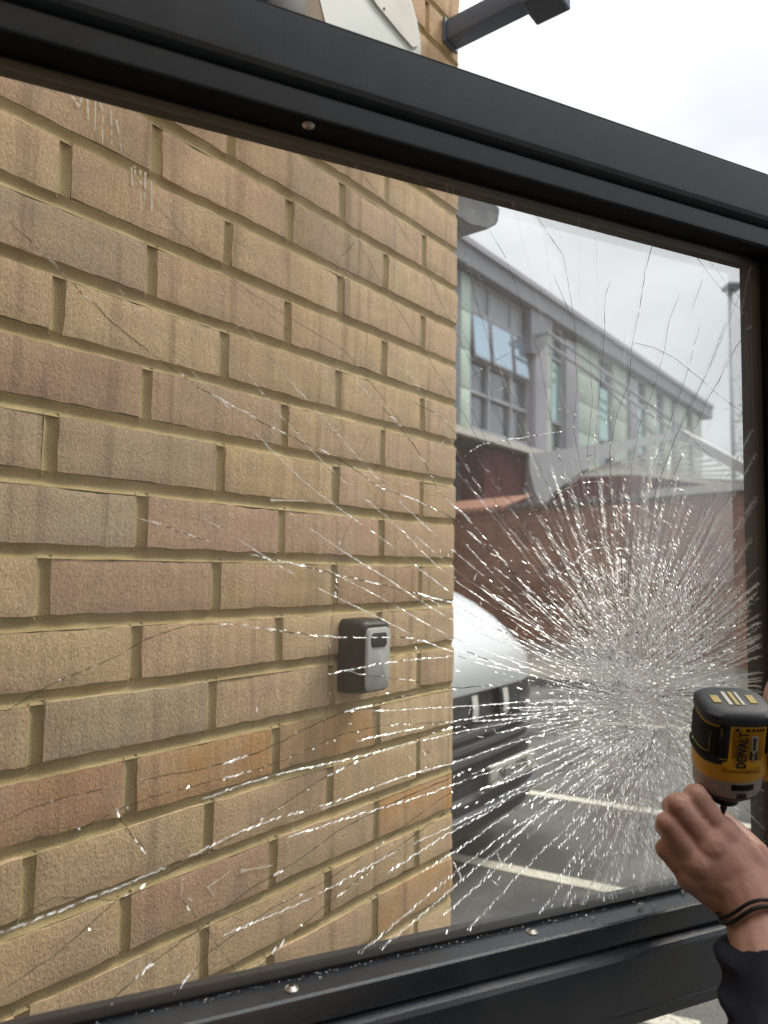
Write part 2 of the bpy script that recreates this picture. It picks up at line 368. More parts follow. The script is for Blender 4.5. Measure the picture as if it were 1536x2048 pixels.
# ------------------------------------------------------------------ key safe on the brick wall
M_KSB = noisy('black_moulded_plastic', (.012, .011, .010), (.02, .018, .016), 60, .5, .25, 700, .0004)
M_KSS = noisy('satin_silver_cover', (.40, .40, .38), (.46, .46, .44), 90, .5, .1, 900, .0002, metal=.0)
kx = hit(MW, 752, 1315, -.047); kb = hit(MW, 700, 1315, 0)
cx = (hit(MW, 727, 1315, -.047).x+hit(MW, 780, 1315, -.047).x)/2; kw = abs(hit(MW, 780, 1315, -.047).x-hit(MW, 727, 1315, -.047).x)
zt = hit(MW, 752, 1243, -.047).z; zb = hit(MW, 752, 1384, -.047).z
ks = thing('key_safe', 'black key safe with silver front cover screwed to the buff brick wall', 'key safe', MW @ Matrix.Translation((cx, 0, (zt+zb)/2)))
kh = (zt-zb)/2*1.0; hw = kw/2*1.04
def rrect(w, h, r, n=6):
    P = []
    for sx_, sz, a0 in ((1, 1, 0), (-1, 1, 90), (-1, -1, 180), (1, -1, 270)):
        for i in range(n+1):
            a = math.radians(a0+90*i/n); P.append((sx_*(w-r)+r*math.cos(a), sz*(h-r)+r*math.sin(a)))
    return P
def loft(bm, secs, cap=(True, True)):
    """secs: list of (y, [(x,z)...]) """
    rings = [[bm.verts.new((p[0], y, p[1])) for p in P] for y, P in secs]; n = len(rings[0])
    for a, b_ in zip(rings, rings[1:]):
        for i in range(n): bm.faces.new((a[i], a[(i+1) % n], b_[(i+1) % n], b_[i]))
    if cap[0]: bm.faces.new(rings[0])
    if cap[1]: bm.faces.new(rings[-1])
bm = bmesh.new(); loft(bm, [(-.001, rrect(hw+.003, kh+.003, .012)), (-.014, rrect(hw+.003, kh+.003, .012)), (-.037, rrect(hw+.001, kh+.0015, .012)), (-.043, rrect(hw-.001, kh, .011)), (-.0475, rrect(hw-.005, kh-.004, .009))])
bm_obj('case', bm, M_KSB, ks, sharp=45)
bm = bmesh.new(); loft(bm, [(-.045, rrect(hw-.0045, kh-.006, .009)), (-.0485, rrect(hw-.0045, kh-.006, .009)), (-.0502, rrect(hw-.0065, kh-.008, .008))])
cov = bm_obj('cover', bm, M_KSS, ks, sharp=45)
for v in cov.data.vertices: v.co.z -= .003
bm = bmesh.new(); zc = kh*.52; loft(bm, [(-.0498, rrect(hw*.55, kh*.2, .006)), (-.0512, rrect(hw*.55, kh*.2, .006)), (-.0516, rrect(hw*.5, kh*.185, .005))])
o = bm_obj('thumb_recess', bm, M_KSB, ks, sharp=45)
for v in o.data.vertices: v.co.z += zc-.002

# ------------------------------------------------------------------ glazed door leaf
AD = math.radians(65.25); DG = .5731
nD = Vector((math.cos(AD), -math.sin(AD), 0)); axD = Vector((math.sin(AD), math.cos(AD), 0))
U0 = -.50
MD = frame(-nD*DG+axD*U0, AD)
door = thing('glazed_door', 'dark grey metal door standing open with a shattered upper pane', 'door', MD)
def du(u): return u-U0
GT, GB, GR, GL = H+.359, H-.315, .729, -.40      # edges of the upper glass
LT, LB = H-.404-.0, .22
# profile across a member: (towards camera d, outwards distance s from the glass edge)
PROF = [(-.020, .000), (.004, .000), (.030, .0006), (.0325, .0018), (.0330, .004), (.0330, .0195), (.0325, .0205), (.0285, .0212), (.0285, .0235), (.0340, .0242), (.0385, .0262), (.0405, .030), (.0408, .034), (.0408, .0755), (.0404, .0762), (.0408, .0769), (.0408, .0850), (.0398, .0876), (.0370, .0890), (-.0200, .0890)]
def rail(name, z_edge, sgn, x0, x1, smax=.089, parent=door):
    pts = [(d, min(s_, smax)) for d, s_ in PROF]
    bm = bmesh.new(); A = [bm.verts.new((x0, -d, z_edge+sgn*s_)) for d, s_ in pts]; B = [bm.verts.new((x1, -d, z_edge+sgn*s_)) for d, s_ in pts]; n = len(pts)
    for i in range(n): bm.faces.new((A[i], A[(i+1) % n], B[(i+1) % n], B[i]))
    bm.faces.new(A); bm.faces.new(B[::-1]); return bm_obj(name, bm, M_FRAME, parent, sharp=18)
def stile(name, x_edge, sgn, z0, z1):
    pts = PROF; bm = bmesh.new(); A = [bm.verts.new((x_edge+sgn*s_, -d, z0)) for d, s_ in pts]; B = [bm.verts.new((x_edge+sgn*s_, -d, z1)) for d, s_ in pts]; n = len(pts)
    for i in range(n): bm.faces.new((A[i], A[(i+1) % n], B[(i+1) % n], B[i]))
    bm.faces.new(A); bm.faces.new(B[::-1]); return bm_obj(name, bm, M_FRAME, door, sharp=18)
xr, xl = du(GR), du(GL)
rail('top_rail', GT, 1, xl+.0005, xr-.0005, .0775+.0)
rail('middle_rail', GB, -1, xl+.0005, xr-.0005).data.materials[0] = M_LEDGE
rail('bottom_rail', LB, -1, xl+.0005, xr-.0005)
stile('stile', xr, 1, .06, GT+.0775).data.materials[0] = noisy('frame_paint_shaded', (.003, .004, .008), (.004, .005, .010), 20, .85, .2, 600, .0004, **{'Specular IOR Level': .0}); stile('stile', xl, -1, .06, GT+.0775)  # right stile: frame paint copied near-black, its shade put into the colour
bm = bmesh.new()
for (a, b_, c, d) in ((xl, xr, GT-.0035, GT+.001), (xl, xr, GB-.001, GB+.0035), (xl-.001, xl+.0035, GB, GT), (xr-.0035, xr+.001, GB, GT)): box(bm, a, b_, -.0075, .0055, c, d)
bm_obj('glazing_gasket', bm, M_GASKET, door)
M_SHADE = mat('matt_black_shade', (.004, .005, .007), .8, 0, **{'Specular IOR Level': .15})  # near-black strips laid on soffit and stile reveal to paint in their shade
boxo('shade_strip', (xl+.001, xr-.001, .0057, .0205, GT-.0009, GT+.0003), M_SHADE, door)
boxo('shade_strip', (xr-.0009, xr+.0003, .0057, .0205, GB+.001, GT-.0012), M_SHADE, door)
boxo('shade_strip', (xl+.001, xr-.001, -.0305, -.0082, GT-.0009, GT+.0003), M_SHADE, door)
boxo('shade_strip', (xr-.0009, xr+.0003, -.0305, -.0082, GB+.001, GT-.0012), M_SHADE, door)
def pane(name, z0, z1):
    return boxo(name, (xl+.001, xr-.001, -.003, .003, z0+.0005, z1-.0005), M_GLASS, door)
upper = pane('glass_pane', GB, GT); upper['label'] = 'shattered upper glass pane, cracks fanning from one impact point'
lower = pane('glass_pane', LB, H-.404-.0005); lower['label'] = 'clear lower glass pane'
# screws: heads sit on the bead reveals
def screw(px, py, zc, up_):
    d = ray(px, py); p = EYE+d*((zc-H)/d.z); q = MD.inverted() @ p
    bm = bmesh.new(); s_ = 1 if up_ else -1
    lathe(bm, [(0, .0052), (.0006, .0052), (.0009, .0048), (.0007, .0042), (.0010, .0038), (.0022, .0028), (.0026, .0018), (.0026, .0009)], 24)
    for v in bm.verts: v.co = Vector((v.co.x, v.co.y, v.co.z*s_))
    o = bm_obj('screw', bm, M_SCREW, door, sharp=50); o.location = (q.x, max(-.024, min(-.012, q.y)), zc)
    bm = bmesh.new(); box(bm, -.0021, .0021, -.00045, .00045, .0024*1, .00285); box(bm, -.00045, .00045, -.0021, .0021, .0024, .00287)
    for v in bm.verts: v.co.z *= s_
    r = bm_obj('cross_slot', bm, M_GASKET, o); r.rotation_euler.z = .4
screw(617, 250, GT-.0009, False); screw(583, 1978, GB-.0003, True); screw(1064, 1864, GB-.0003, True)

# ------------------------------------------------------------------ cracks in the upper pane
def crack_mat(name, col, tfac, trans, rough, gf=.15):
    mt = D.materials.new(name); mt.use_nodes = True; n = mt.node_tree.nodes; l = mt.node_tree.links; n.clear()
    o = n.new('ShaderNodeOutputMaterial'); a = n.new('ShaderNodeMixShader'); b = n.new('ShaderNodeMixShader'); c = n.new('ShaderNodeMixShader')
    tr = n.new('ShaderNodeBsdfTransparent'); df = n.new('ShaderNodeBsdfDiffuse'); tl = n.new('ShaderNodeBsdfTranslucent'); gl = n.new('ShaderNodeBsdfGlossy')
    df.inputs[0].default_value = (*col, 1); tl.inputs[0].default_value = (*col, 1); gl.inputs['Roughness'].default_value = rough; gl.inputs[0].default_value = (min(1, col[0]*1.1), min(1, col[1]*1.1), min(1, col[2]*1.1), 1)
    a.inputs[0].default_value = trans; l.new(df.outputs[0], a.inputs[1]); l.new(tl.outputs[0], a.inputs[2])
    b.inputs[0].default_value = gf; l.new(a.outputs[0], b.inputs[1]); l.new(gl.outputs[0], b.inputs[2])
    c.inputs[0].default_value = tfac; l.new(b.outputs[0], c.inputs[1]); l.new(tr.outputs[0], c.inputs[2]); l.new(c.outputs[0], o.inputs[0]); return mt
M_C0 = crack_mat('crack_bright', (.98, 1.0, .99), .0, .8, .25, .64)
M_C1 = crack_mat('crack_grey', (.88, .94, .92), .45, .75, .2, .3)
M_C2 = crack_mat('crack_dark', (.05, .085, .075), .12, .4, .2, .06)
M_C3 = crack_mat('crack_haze', (.94, .97, .96), .50, .75, .3, .35)
M_C4 = crack_mat('crack_pale_line', (.93, .97, .95), .38, .85, .3, .0)
class Cracks:
    def __init__(s): s.V = []; s.F = []; s.M = []
    def facet(s, P, m):
        """one broken facet: points in the plane of the pane, tipped so that its upper side lies deeper in the glass"""
        cx_ = sum(p[0] for p in P)/len(P); cz_ = sum(p[1] for p in P)/len(P); T = rc.uniform(.92, 1.5) if m in (0, 3) else rc.uniform(-.5, 1.2); Tx = rc.gauss(0, .25); y = rc.uniform(-.0015, .0015)
        i = len(s.V)
        for p in P: s.V.append((du(p[0]), max(-.0028, min(.0028, y+(p[1]-cz_)*T+(p[0]-cx_)*Tx)), p[1]))
        s.F.append(tuple(range(i, i+len(P)))); s.M.append(m)
    def seg(s, a, b, w, m):
        d = Vector((b[0]-a[0], b[1]-a[1])); n = Vector((-d.y, d.x))
        if n.length < 1e-7: return
        n.normalize(); n *= w/2
        s.facet([a-n*rc.uniform(.5, 1), b-n, b+n*rc.uniform(.5, 1), a+n], m)
    def chip(s, p, r, m):
        a0 = rc.random()*6.28; k = rc.choice((3, 4, 4, 5)); st = rc.uniform(.5, 1)
        s.facet([Vector((p.x+r*math.cos(a0+6.28*i/k)*rc.uniform(.6, 1.1), p.y+r*st*math.sin(a0+6.28*i/k)*rc.uniform(.6, 1.1))) for i in range(k)], m)
CK = Cracks(); rc = random.Random(11)
def inside(p): return -.398 < p[0] < GR-.001 and GB+.001 < p[1] < GT-.001
def path(pts, bright=.5, w=.0008, dark=.3, jag=.0009, step=.006, twin=.25, gap=.06, nz_=.12):
    """follow a polyline as a continuous thin crack built of small tipped facets"""
    ph = rc.random()*100; out = []; step = min(step, .0024)
    for a, b in zip(pts, pts[1:]):
        n = max(1, int((b-a).length/step))
        for i in range(n): out.append(a.lerp(b, i/n))
    out.append(pts[-1])
    j1, j2 = jag*1.0, jag*.35
    for i in range(1, len(out)-1): out[i] = out[i]+Vector((j1*mnoise.noise(Vector((ph, i*.28, 1)))+j2*rc.uniform(-1, 1), j1*mnoise.noise(Vector((ph, i*.28, 5)))+j2*rc.uniform(-1, 1)))
    skip = 0; n_ = len(out)-1
    for i in range(n_):
        a, b = out[i], out[i+1]
        if not (inside(a) and inside(b)): continue
        if skip: skip -= 1; continue
        if rc.random() < gap*.2: skip = 1; continue
        ww = w*(.45+.9*abs(mnoise.noise(Vector((ph, i*.22, 3)))))*min(1, .35+i*.15, .35+(n_-i)*.15)
        r = .5+mnoise.noise(Vector((ph+i*.07, 0, 0)))*.75+rc.gauss(0, nz_)
        m = 0 if r < bright else 2 if r > 1-dark else 1
        e = (b-a)*.08
        if m == 2:                                        # dark stretches lie flat and unbroken
            n = Vector((-(b-a).y, (b-a).x)).normalized()*ww*.5; k = len(CK.V)
            for q in (a-n-e, b-n+e, b+n+e, a+n-e): CK.V.append((du(q.x), .001, q.y))
            CK.F.append((k, k+1, k+2, k+3)); CK.M.append(2)
        else:
            n = Vector((-(b-a).y, (b-a).x)).normalized()*ww*.42; k = len(CK.V)         # unbroken pale line under the sparkle
            for q in (a-n-e, b-n+e, b+n+e, a+n-e): CK.V.append((du(q.x), .002, q.y))
            CK.F.append((k, k+1, k+2, k+3)); CK.M.append(4)
            if m == 0 or rc.random() < .6: CK.seg(a-e, b+e, ww*(1.1 if m == 0 else .8), m)
        if rc.random() < twin*.4: CK.chip(a+Vector((rc.gauss(0, .0009), rc.gauss(0, .0009))), rc.uniform(.0003, .0009), rc.choice((0, 1, 0, 2)))
def gp(px, py):
    q = hit(MD, px, py, 0); return Vector((q.x+U0, q.z))
TR = [  # long cracks followed from the photograph
 (.55, .0011, .32, [(0, 425), (60, 480), (140, 560), (190, 612)]), (.25, .0016, .7, [(186, 602), (215, 635), (300, 705)]), (.55, .0010, .3, [(300, 705), (400, 775), (480, 820), (555, 860), (620, 890), (700, 930), (760, 975), (830, 1000), (905, 1035), (960, 1085), (1030, 1150), (1100, 1220), (1180, 1290)]),
 (.6, .0010, .3, [(275, 1035), (310, 1045), (415, 1083)]), (.65, .0011, .2, [(500, 1108), (640, 1140), (740, 1165), (850, 1190), (905, 1205), (1000, 1260), (1080, 1300)]),
 (.1, .0009, .8, [(0, 1430), (100, 1370), (230, 1315), (300, 1275), (380, 1250), (480, 1248)]), (.65, .0010, .3, [(480, 1248), (560, 1262), (640, 1272), (700, 1275), (780, 1274), (830, 1275), (880, 1292), (950, 1310), (1050, 1345)]),
 (.1, .0009, .8, [(0, 1650), (60, 1618), (140, 1592), (205, 1580)]),
 (.6, .0009, .3, [(710, 760), (740, 790), (790, 840), (830, 890), (860, 945), (880, 985), (930, 1030), (980, 1090), (1040, 1160), (1110, 1250)]),
 (0, .0007, .9, [(820, 800), (880, 830), (915, 870), (950, 930), (990, 1000), (1040, 1080)]),
 (.1, .0006, .8, [(690, 300), (775, 410), (850, 530), (900, 640), (950, 740), (1010, 860), (1050, 960), (1090, 1060), (1150, 1170)]),
 (.1, .0007, .8, [(715, 475), (760, 560), (830, 670), (885, 760), (930, 830), (980, 920), (1030, 1010), (1100, 1130)]),
 (.0, .0006, .9, [(725, 462), (700, 495), (672, 525)]), (.1, .0006, .8, [(480, 570), (590, 640), (690, 700), (770, 800), (830, 880)]), (.0, .0004, .95, [(250, 330), (340, 440), (470, 570), (600, 680)]), (.0, .0004, .95, [(300, 400), (420, 520), (520, 600)]),
 (.0, .0009, .75, [(1060, 410), (1100, 470), (1128, 510), (1140, 580), (1150, 640), (1152, 720), (1156, 760), (1148, 860), (1165, 940), (1185, 1010), (1215, 1120)]),
 (.0, .0008, .75, [(1106, 545), (1130, 600), (1150, 650)]), (.0, .0008, .75, [(980, 460), (1010, 510), (1035, 575), (1050, 640), (1078, 700), (1095, 800), (1115, 900), (1150, 1010), (1190, 1110)]),
 (.05, .0008, .75, [(1222, 562), (1212, 590), (1210, 660), (1205, 740), (1195, 840), (1190, 920), (1205, 1000), (1225, 1120)]),
 (.1, .0010, .7, [(1311, 470), (1292, 540), (1280, 620), (1265, 690), (1260, 760), (1235, 830), (1220, 900), (1225, 1000), (1235, 1120)]), (.0, .0008, .8, [(1180, 1000), (1176, 900), (1186, 800), (1180, 700)]), (.0, .0007, .8, [(930, 500), (952, 600), (985, 700), (1020, 800), (1065, 900), (1110, 1000)]), (.0, .0007, .8, [(1500, 540), (1460, 640), (1420, 740), (1370, 830), (1330, 930), (1300, 1020)]),
 (.1, .0008, .7, [(1362, 585), (1340, 640), (1330, 700), (1305, 790), (1280, 850), (1265, 930), (1255, 1040), (1250, 1120)]),
 (.1, .0008, .7, [(1408, 555), (1385, 620)]), (.1, .0008, .7, [(1402, 650), (1390, 690), (1378, 740), (1350, 820), (1320, 900), (1290, 980), (1275, 1080)]),
 (.2, .0009, .6, [(1455, 640), (1425, 720), (1390, 800), (1350, 880), (1320, 960), (1290, 1060)]),
 (.0, .0008, .8, [(1375, 488), (1430, 560), (1500, 640)]), (.0, .0008, .8, [(1400, 495), (1450, 560), (1503, 620)]),
 (.5, .0012, .4, [(1505, 650), (1470, 700), (1440, 760), (1415, 800), (1395, 850), (1370, 900), (1345, 960), (1320, 1030), (1290, 1130)]),
 (.1, .0008, .7, [(1264, 683), (1310, 695), (1350, 715), (1400, 755), (1440, 790), (1480, 820), (1505, 850)]), (.1, .0008, .7, [(1250, 775), (1290, 800), (1330, 835), (1370, 865), (1410, 900), (1450, 935)]),
 (.0, .0007, .8, [(905, 620), (940, 690), (970, 730), (985, 790), (1010, 860), (1030, 930), (1070, 1010)]), (.1, .0008, .7, [(915, 780), (940, 810), (965, 860), (990, 930), (1010, 985), (1050, 1060), (1100, 1150)]),
 (.7, .0010, .2, [(915, 925), (960, 890), (1015, 880), (1060, 872), (1130, 862)]), (.3, .0008, .5, [(925, 780), (960, 740), (1020, 705)]),
 (.6, .0012, .3, [(222, 1605), (235, 1630), (262, 1670), (295, 1710)]), (.0, .0010, .9, [(268, 1665), (280, 1685), (296, 1708)]), (.8, .0016, .1, [(234, 1621), (238, 1632)]),
 (.1, .0009, .8, [(0, 1860), (110, 1795), (240, 1802), (300, 1770)]), (.1, .0009, .8, [(0, 1985), (120, 1905), (235, 1800)]), (.3, .0009, .5, [(235, 1800), (330, 1750), (430, 1700), (520, 1640), (640, 1560), (760, 1500), (905, 1455), (1050, 1430)]),
 (.35, .0009, .4, [(285, 1560), (400, 1540), (520, 1505), (640, 1445), (700, 1420), (780, 1400), (880, 1378), (1000, 1370)]), (.35, .0009, .4, [(120, 1680), (230, 1625), (300, 1595), (420, 1565), (560, 1525), (680, 1470), (770, 1450), (900, 1445), (1020, 1425)]),
 (.2, .0009, .6, [(200, 2025), (300, 1930), (405, 1855), (500, 1780), (600, 1720), (680, 1660), (800, 1600), (905, 1555), (1020, 1500)]), (.2, .0009, .6, [(330, 2010), (420, 1905), (540, 1820), (650, 1765), (760, 1690), (880, 1600), (1000, 1530)]),
 (.3, .0008, .5, [(490, 1975), (560, 1890), (680, 1790), (790, 1700), (900, 1620), (1010, 1550)]), (.1, .0006, .8, [(355, 1790), (420, 1870), (495, 1975)]),
 (.1, .0007, .8, [(676, 1140), (668, 1220), (660, 1275)]), (.1, .0004, .6, [(660, 1275), (655, 1380), (652, 1440)]), (.1, .0005, .7, [(525, 1385), (505, 1455)]), (.1, .0005, .8, [(715, 1020), (690, 1070), (678, 1110)]), (.1, .0005, .8, [(740, 870), (720, 910), (705, 940)]),
 (.9, .0008, .05, [(658, 1348), (720, 1335), (790, 1322), (905, 1312)]), (.7, .0006, .1, [(698, 1340), (715, 1348), (775, 1356), (830, 1361)]),
]
for br, w, dk, pts in TR: path([gp(*p) for p in pts], br*.75, w*.95, max(dk, .93-br*.75), step=.005, jag=.0005 if br < .3 else .0009, twin=.12 if br < .3 else .6)
CA, CB = gp(1255, 1345), gp(1335, 1462)
def polar(th, r, c): return Vector((c.x+r*math.cos(th), c.y+r*math.sin(th)))
NL = 560
for i in range(NL):
    th = 2*math.pi*(i+rc.random()*.9)/NL
    s_ = .5+.5*math.sin(th+.15); c = CB.lerp(CA, min(1, max(0, s_*1.25-.1)))
    r0 = rc.uniform(.0, .07)**1.0
    q = rc.random()
    left = max(0, -math.cos(th)); upw = max(0, math.sin(th))
    L_ = rc.uniform(.05, .13) if q < .40 else rc.uniform(.11, .23) if q < .76 else rc.uniform(.18, .36)+.10*left*rc.random() if q < .925 else rc.uniform(.36, .70)
    if math.sin(th) < -.2 and math.cos(th) > -.3: L_ *= rc.uniform(.5, 1.0)
    bend = rc.gauss(0, .10)+(.32*math.cos(th) if math.sin(th) > .1 else -.1*math.cos(th))*1.0
    pts = []; r = r0; k = 0; ph = rc.random()*50
    while r < L_:
        tt = th+bend*(r**1)*1.2+.045*mnoise.noise(Vector((ph, r*11, 0)))/(1+max(0, r-.08)*9); pts.append(polar(tt, r, c)); r += .010
    if len(pts) < 2 or (math.sin(th) < -.55 and rc.random() < .45): continue
    right = max(0, math.cos(th)); lowleft = max(0, math.cos(th-math.radians(205)))
    br = .56+.25*max(right*.9, lowleft**3, 0)-(.25*upw if L_ > .25 else 0)
    path(pts, br, (.00036 if L_ > .36 else .0005)+.0012*right*(.4 if L_ > .36 else 1)*(1 if abs(math.sin(th)) < .9 else .5)+.0004*lowleft*(1 if L_ < .25 else .3), .07, jag=.00025, step=.0045, twin=.10, gap=.02, nz_=.05)
    # short facets across, joining neighbours
    for p in pts[2:]:
        if rc.random() < .055:
            d = (p-c); t_v = Vector((-d.y, d.x)).normalized(); ln = min(.016, d.length*.07)*rc.uniform(.4, 1.2)
            path([p, p+t_v*ln*rc.choice((-1, 1))+d.normalized()*rc.gauss(0, .002)], .45, .0007, .35, jag=.0004, step=.004, twin=0, gap=0)
# partial arcs
for cx_, cy_, c in ((1, 1, CA),):
    for rad, a0, a1 in ((.055, 20, 200), (.075, 60, 170), (.10, 30, 150), (.125, 70, 140), (.165, 55, 100), (.19, 95, 130), (.09, 190, 260)):
        pts = [polar(math.radians(a), rad*(1+.05*mnoise.noise(Vector((a*.05, rad*50, 0)))), c) for a in range(a0, a1, 3)]
        path(pts, .5, .0007, .3, jag=.0009, step=.004, twin=.2, gap=.45)
# glints: fat bright beads of crushed glass strewn along the fan
for i in range(3000):
    th = rc.uniform(0, 2*math.pi); r = abs(rc.gauss(0, .075))+.012
    if r > .30: continue
    s_ = .5+.5*math.sin(th+.15); c = CB.lerp(CA, min(1, max(0, s_*1.25-.1)))
    low = math.cos(th-math.radians(200))
    if low > .5: r *= 1.25
    p = polar(th, r, c); tt = th+rc.gauss(0, .16)+.3*r*math.cos(th); ln = rc.uniform(.0006, .0020)*(1.4 if low > .5 or math.cos(th) > .6 else 1); d = Vector((math.cos(tt), math.sin(tt)))*ln
    if inside(p-d) and inside(p+d): CK.seg(p-d, p+d, rc.uniform(.0004, .0010)*(1.25-2*r if r < .25 else .7), 0 if rc.random() < .9 else 2)
# powdered heart of the break
for i in range(20000):
    u = rc.random(); c = CA.lerp(CB, min(1.05, max(-.25, rc.gauss(.28, .36))))
    s_ = rc.choice((.017, .030, .046)); p = c+Vector((rc.gauss(-.012, s_), rc.gauss(0, s_*.95)))
    if not inside(p) or (p.y < CB.y and rc.random() < .55+(CB.y-p.y)*12): continue
    CK.chip(p, rc.uniform(.00025, .0008), rc.choices((0, 1, 2, 3), (.68, .10, .05, .17))[0])
ck = mesh_obj('shatter_cracks', CK.V, CK.F, None, upper, mats=[M_C0, M_C1, M_C2, M_C3, M_C4], fm=CK.M)
ck['kind'] = 'stuff'
# fragments resting on the ledge of the middle rail
M_FRAG = mat('glass_crumb', (.85, .95, .92), .05, 0, **{'Transmission Weight': .85, 'IOR': 1.5})
def fragment(px, py, s_, label):
    d = ray(px, py); p = EYE+d*((GB-.0003-H)/d.z); q = MD.inverted() @ p; q.y = max(-.028, min(-.008, q.y))
    bm = bmesh.new(); bmesh.ops.create_icosphere(bm, subdivisions=1, radius=1)
    for v in bm.verts: v.co = Vector((v.co.x*s_*random.uniform(.7, 1.3), v.co.y*s_*random.uniform(.6, 1), v.co.z*s_*random.uniform(.5, .8)))
    zm = min(v.co.z for v in bm.verts)
    o = bm_obj('glass_fragment', bm, M_FRAG, None); o.matrix_world = MD @ Matrix.Translation((q.x, q.y, GB+.0004-zm)); tag(o, label, 'glass fragment', 'glass fragments on the door ledge')
for a in [(1366, 1788, .0030, 'clear glass fragment on the ledge nearest the wrist'), (1281, 1816, .0034, 'largest clear glass fragment lying midway on the ledge'), (1308, 1815, .0017, 'tiny glass fragment just right of the largest one on the ledge'),
          (1186, 1838, .0018, 'small glass fragment on the ledge right of the upper screw'), (1096, 1843, .0014, 'tiny glass crumb beside the screw head on the ledge'), (640, 1959, .0014, 'lone glass crumb on the ledge near the left screw')]: fragment(*a)
# grime of glass dust along the gasket line
gr = Cracks()
for i in range(900):
    x = rc.uniform(-.05, .70); y0 = -.0075-abs(rc.gauss(0, .0025)); s_ = rc.uniform(.0002, .0009); i0 = len(gr.V)
    if rc.random() > .3+.7*(mnoise.noise(Vector((x*25, 0, 0)))+.5): continue
    z = GB+.00025+.0006*(1-min(1, (abs(y0))/.03))
    gr.V += [(du(x-s_), y0, z), (du(x+s_*.3), y0-s_, z+.0003), (du(x+s_), y0+s_*.2, z+.0001), (du(x), y0+s_, z+.0005)]; gr.F.append((i0, i0+1, i0+2, i0+3)); gr.M.append(0 if rc.random() < .35 else 2)
gd = mesh_obj('glass_dust', gr.V, gr.F, None, None, mats=[M_C1, M_C1, M_GASKET], fm=gr.M); gd.matrix_world = MD
tag(gd, 'fine crushed glass dust along the ledge under the broken pane', 'glass dust', None, 'stuff')

# ------------------------------------------------------------------ ground
M_ASPH = noisy('worn_asphalt', (.045, .044, .043), (.115, .112, .106), 1.7, .9, .8, 160, .006, detail=9)
def asphalt_speckle(mt):
    t = mt.node_tree; n = t.nodes; l = t.links; b = n['Principled BSDF']; src = b.inputs['Base Color'].links[0].from_socket
    co = n.new('ShaderNodeTexCoord'); v = n.new('ShaderNodeTexNoise'); v.inputs['Scale'].default_value = 90; v.inputs['Detail'].default_value = 3
    r = n.new('ShaderNodeValToRGB'); r.color_ramp.elements[0].position = .45; r.color_ramp.elements[1].position = .72; r.color_ramp.elements[0].color = (.85, .85, .85, 1); r.color_ramp.elements[1].color = (2.2, 2.15, 2.0, 1)
    m_ = n.new('ShaderNodeMixRGB'); m_.blend_type = 'MULTIPLY'; m_.inputs[0].default_value = 1
    l.new(co.outputs['Object'], v.inputs['Vector']); l.new(v.outputs[0], r.inputs[0]); l.new(src, m_.inputs[1]); l.new(r.outputs[0], m_.inputs[2]); l.new(m_.outputs[0], b.inputs['Base Color'])
asphalt_speckle(M_ASPH)
M_PAINT = noisy('worn_cream_paint', (.34, .31, .25), (.62, .58, .48), 60, .8, .6, 200, .003, lo=.36, hi=.5, detail=8)
M_PAVE = noisy('pale_paving', (.15, .135, .115), (.22, .20, .17), 3, .9, .3, 90, .003)
M_KERB = noisy('dark_kerb', (.09, .085, .08), (.14, .13, .12), 12, .85, .4, 90, .003)
gnd = mesh_obj('ground', [(-150, -60, 0), (150, -60, 0), (150, 260, 0), (-150, 260, 0)], [(0, 1, 2, 3)], M_ASPH); tag(gnd, kind='structure')
def strip(pts, w0, w1, z=.004):
    """painted line along ground points"""
    bm = bmesh.new(); prev = None; n = 40; P = [Vector((p.x, p.y)) for p in pts]
    for i in range(n+1):
        p = P[0].lerp(P[1], i/n); d = (P[1]-P[0]).normalized(); s_ = Vector((-d.y, d.x)); w = w0+(w1-w0)*i/n
        a = p+s_*(w/2+.006*mnoise.noise(Vector((i*.9, 1, 0)))); b_ = p-s_*(w/2+.006*mnoise.noise(Vector((i*.9, 7, 0))))
        q = [bm.verts.new((a.x, a.y, z)), bm.verts.new((b_.x, b_.y, z))]
        if prev: bm.faces.new((prev[0], prev[1], q[1], q[0]))
        prev = q
    return tag(bm_obj('parking_line', bm, M_PAINT), kind='structure')
g1, g2 = ground(915, 1716), ground(1260, 1788); dd = (g2-g1)
strip((g1-dd*.6, g1+dd*2.2), .10, .10)
g1, g2 = ground(1090, 1590), ground(1270, 1618); dd = g2-g1; strip((g1-dd*.8, g1+dd*2.6), .10, .10)
g1, g2 = ground(1330, 1455), ground(1420, 1462); dd = g2-g1; strip((g1-dd*1.5, g1+dd*4), .12, .12)
g1, g2 = ground(1300, 2036), ground(1372, 2052); dd = g2-g1; strip((g1-dd*4, g1+dd*1.4), .09, .09)
# pavement in front of the red wall, with its dark kerb
WA, WB = ground(1063, 1284, .12), ground(1450, 1331, .12); WA.z = WB.z = 0; wd = (WB-WA).normalized(); WA = WA-wd*1.6; WB = WB+wd*1.2; wn = Vector((wd.y, -wd.x, 0))   # wn points towards the camera
if wn.y > 0: wn = -wn
k1_, k2_ = ground(1075, 1352, .12), ground(1450, 1380, .12); kd = (k2_-k1_)
ka = k1_-kd*2; kb2 = k1_+kd*3; wa = WA-wd*14; wb = WB+wd*10
mesh_obj('pavement', [(ka.x, ka.y, .12), (kb2.x, kb2.y, .12), (wb.x, wb.y, .12), (wa.x, wa.y, .12)], [(0, 1, 2, 3)], M_PAVE)['kind'] = 'structure'
kn = Vector((kd.y, -kd.x, 0)).normalized()
if kn.y > 0: kn = -kn
bm = bmesh.new(); q = [ka+kn*.14, kb2+kn*.14, kb2, ka]
prism(bm, [(p.x, p.y) for p in q], 0, .118); bm_obj('kerb', bm, M_KERB)['kind'] = 'structure'

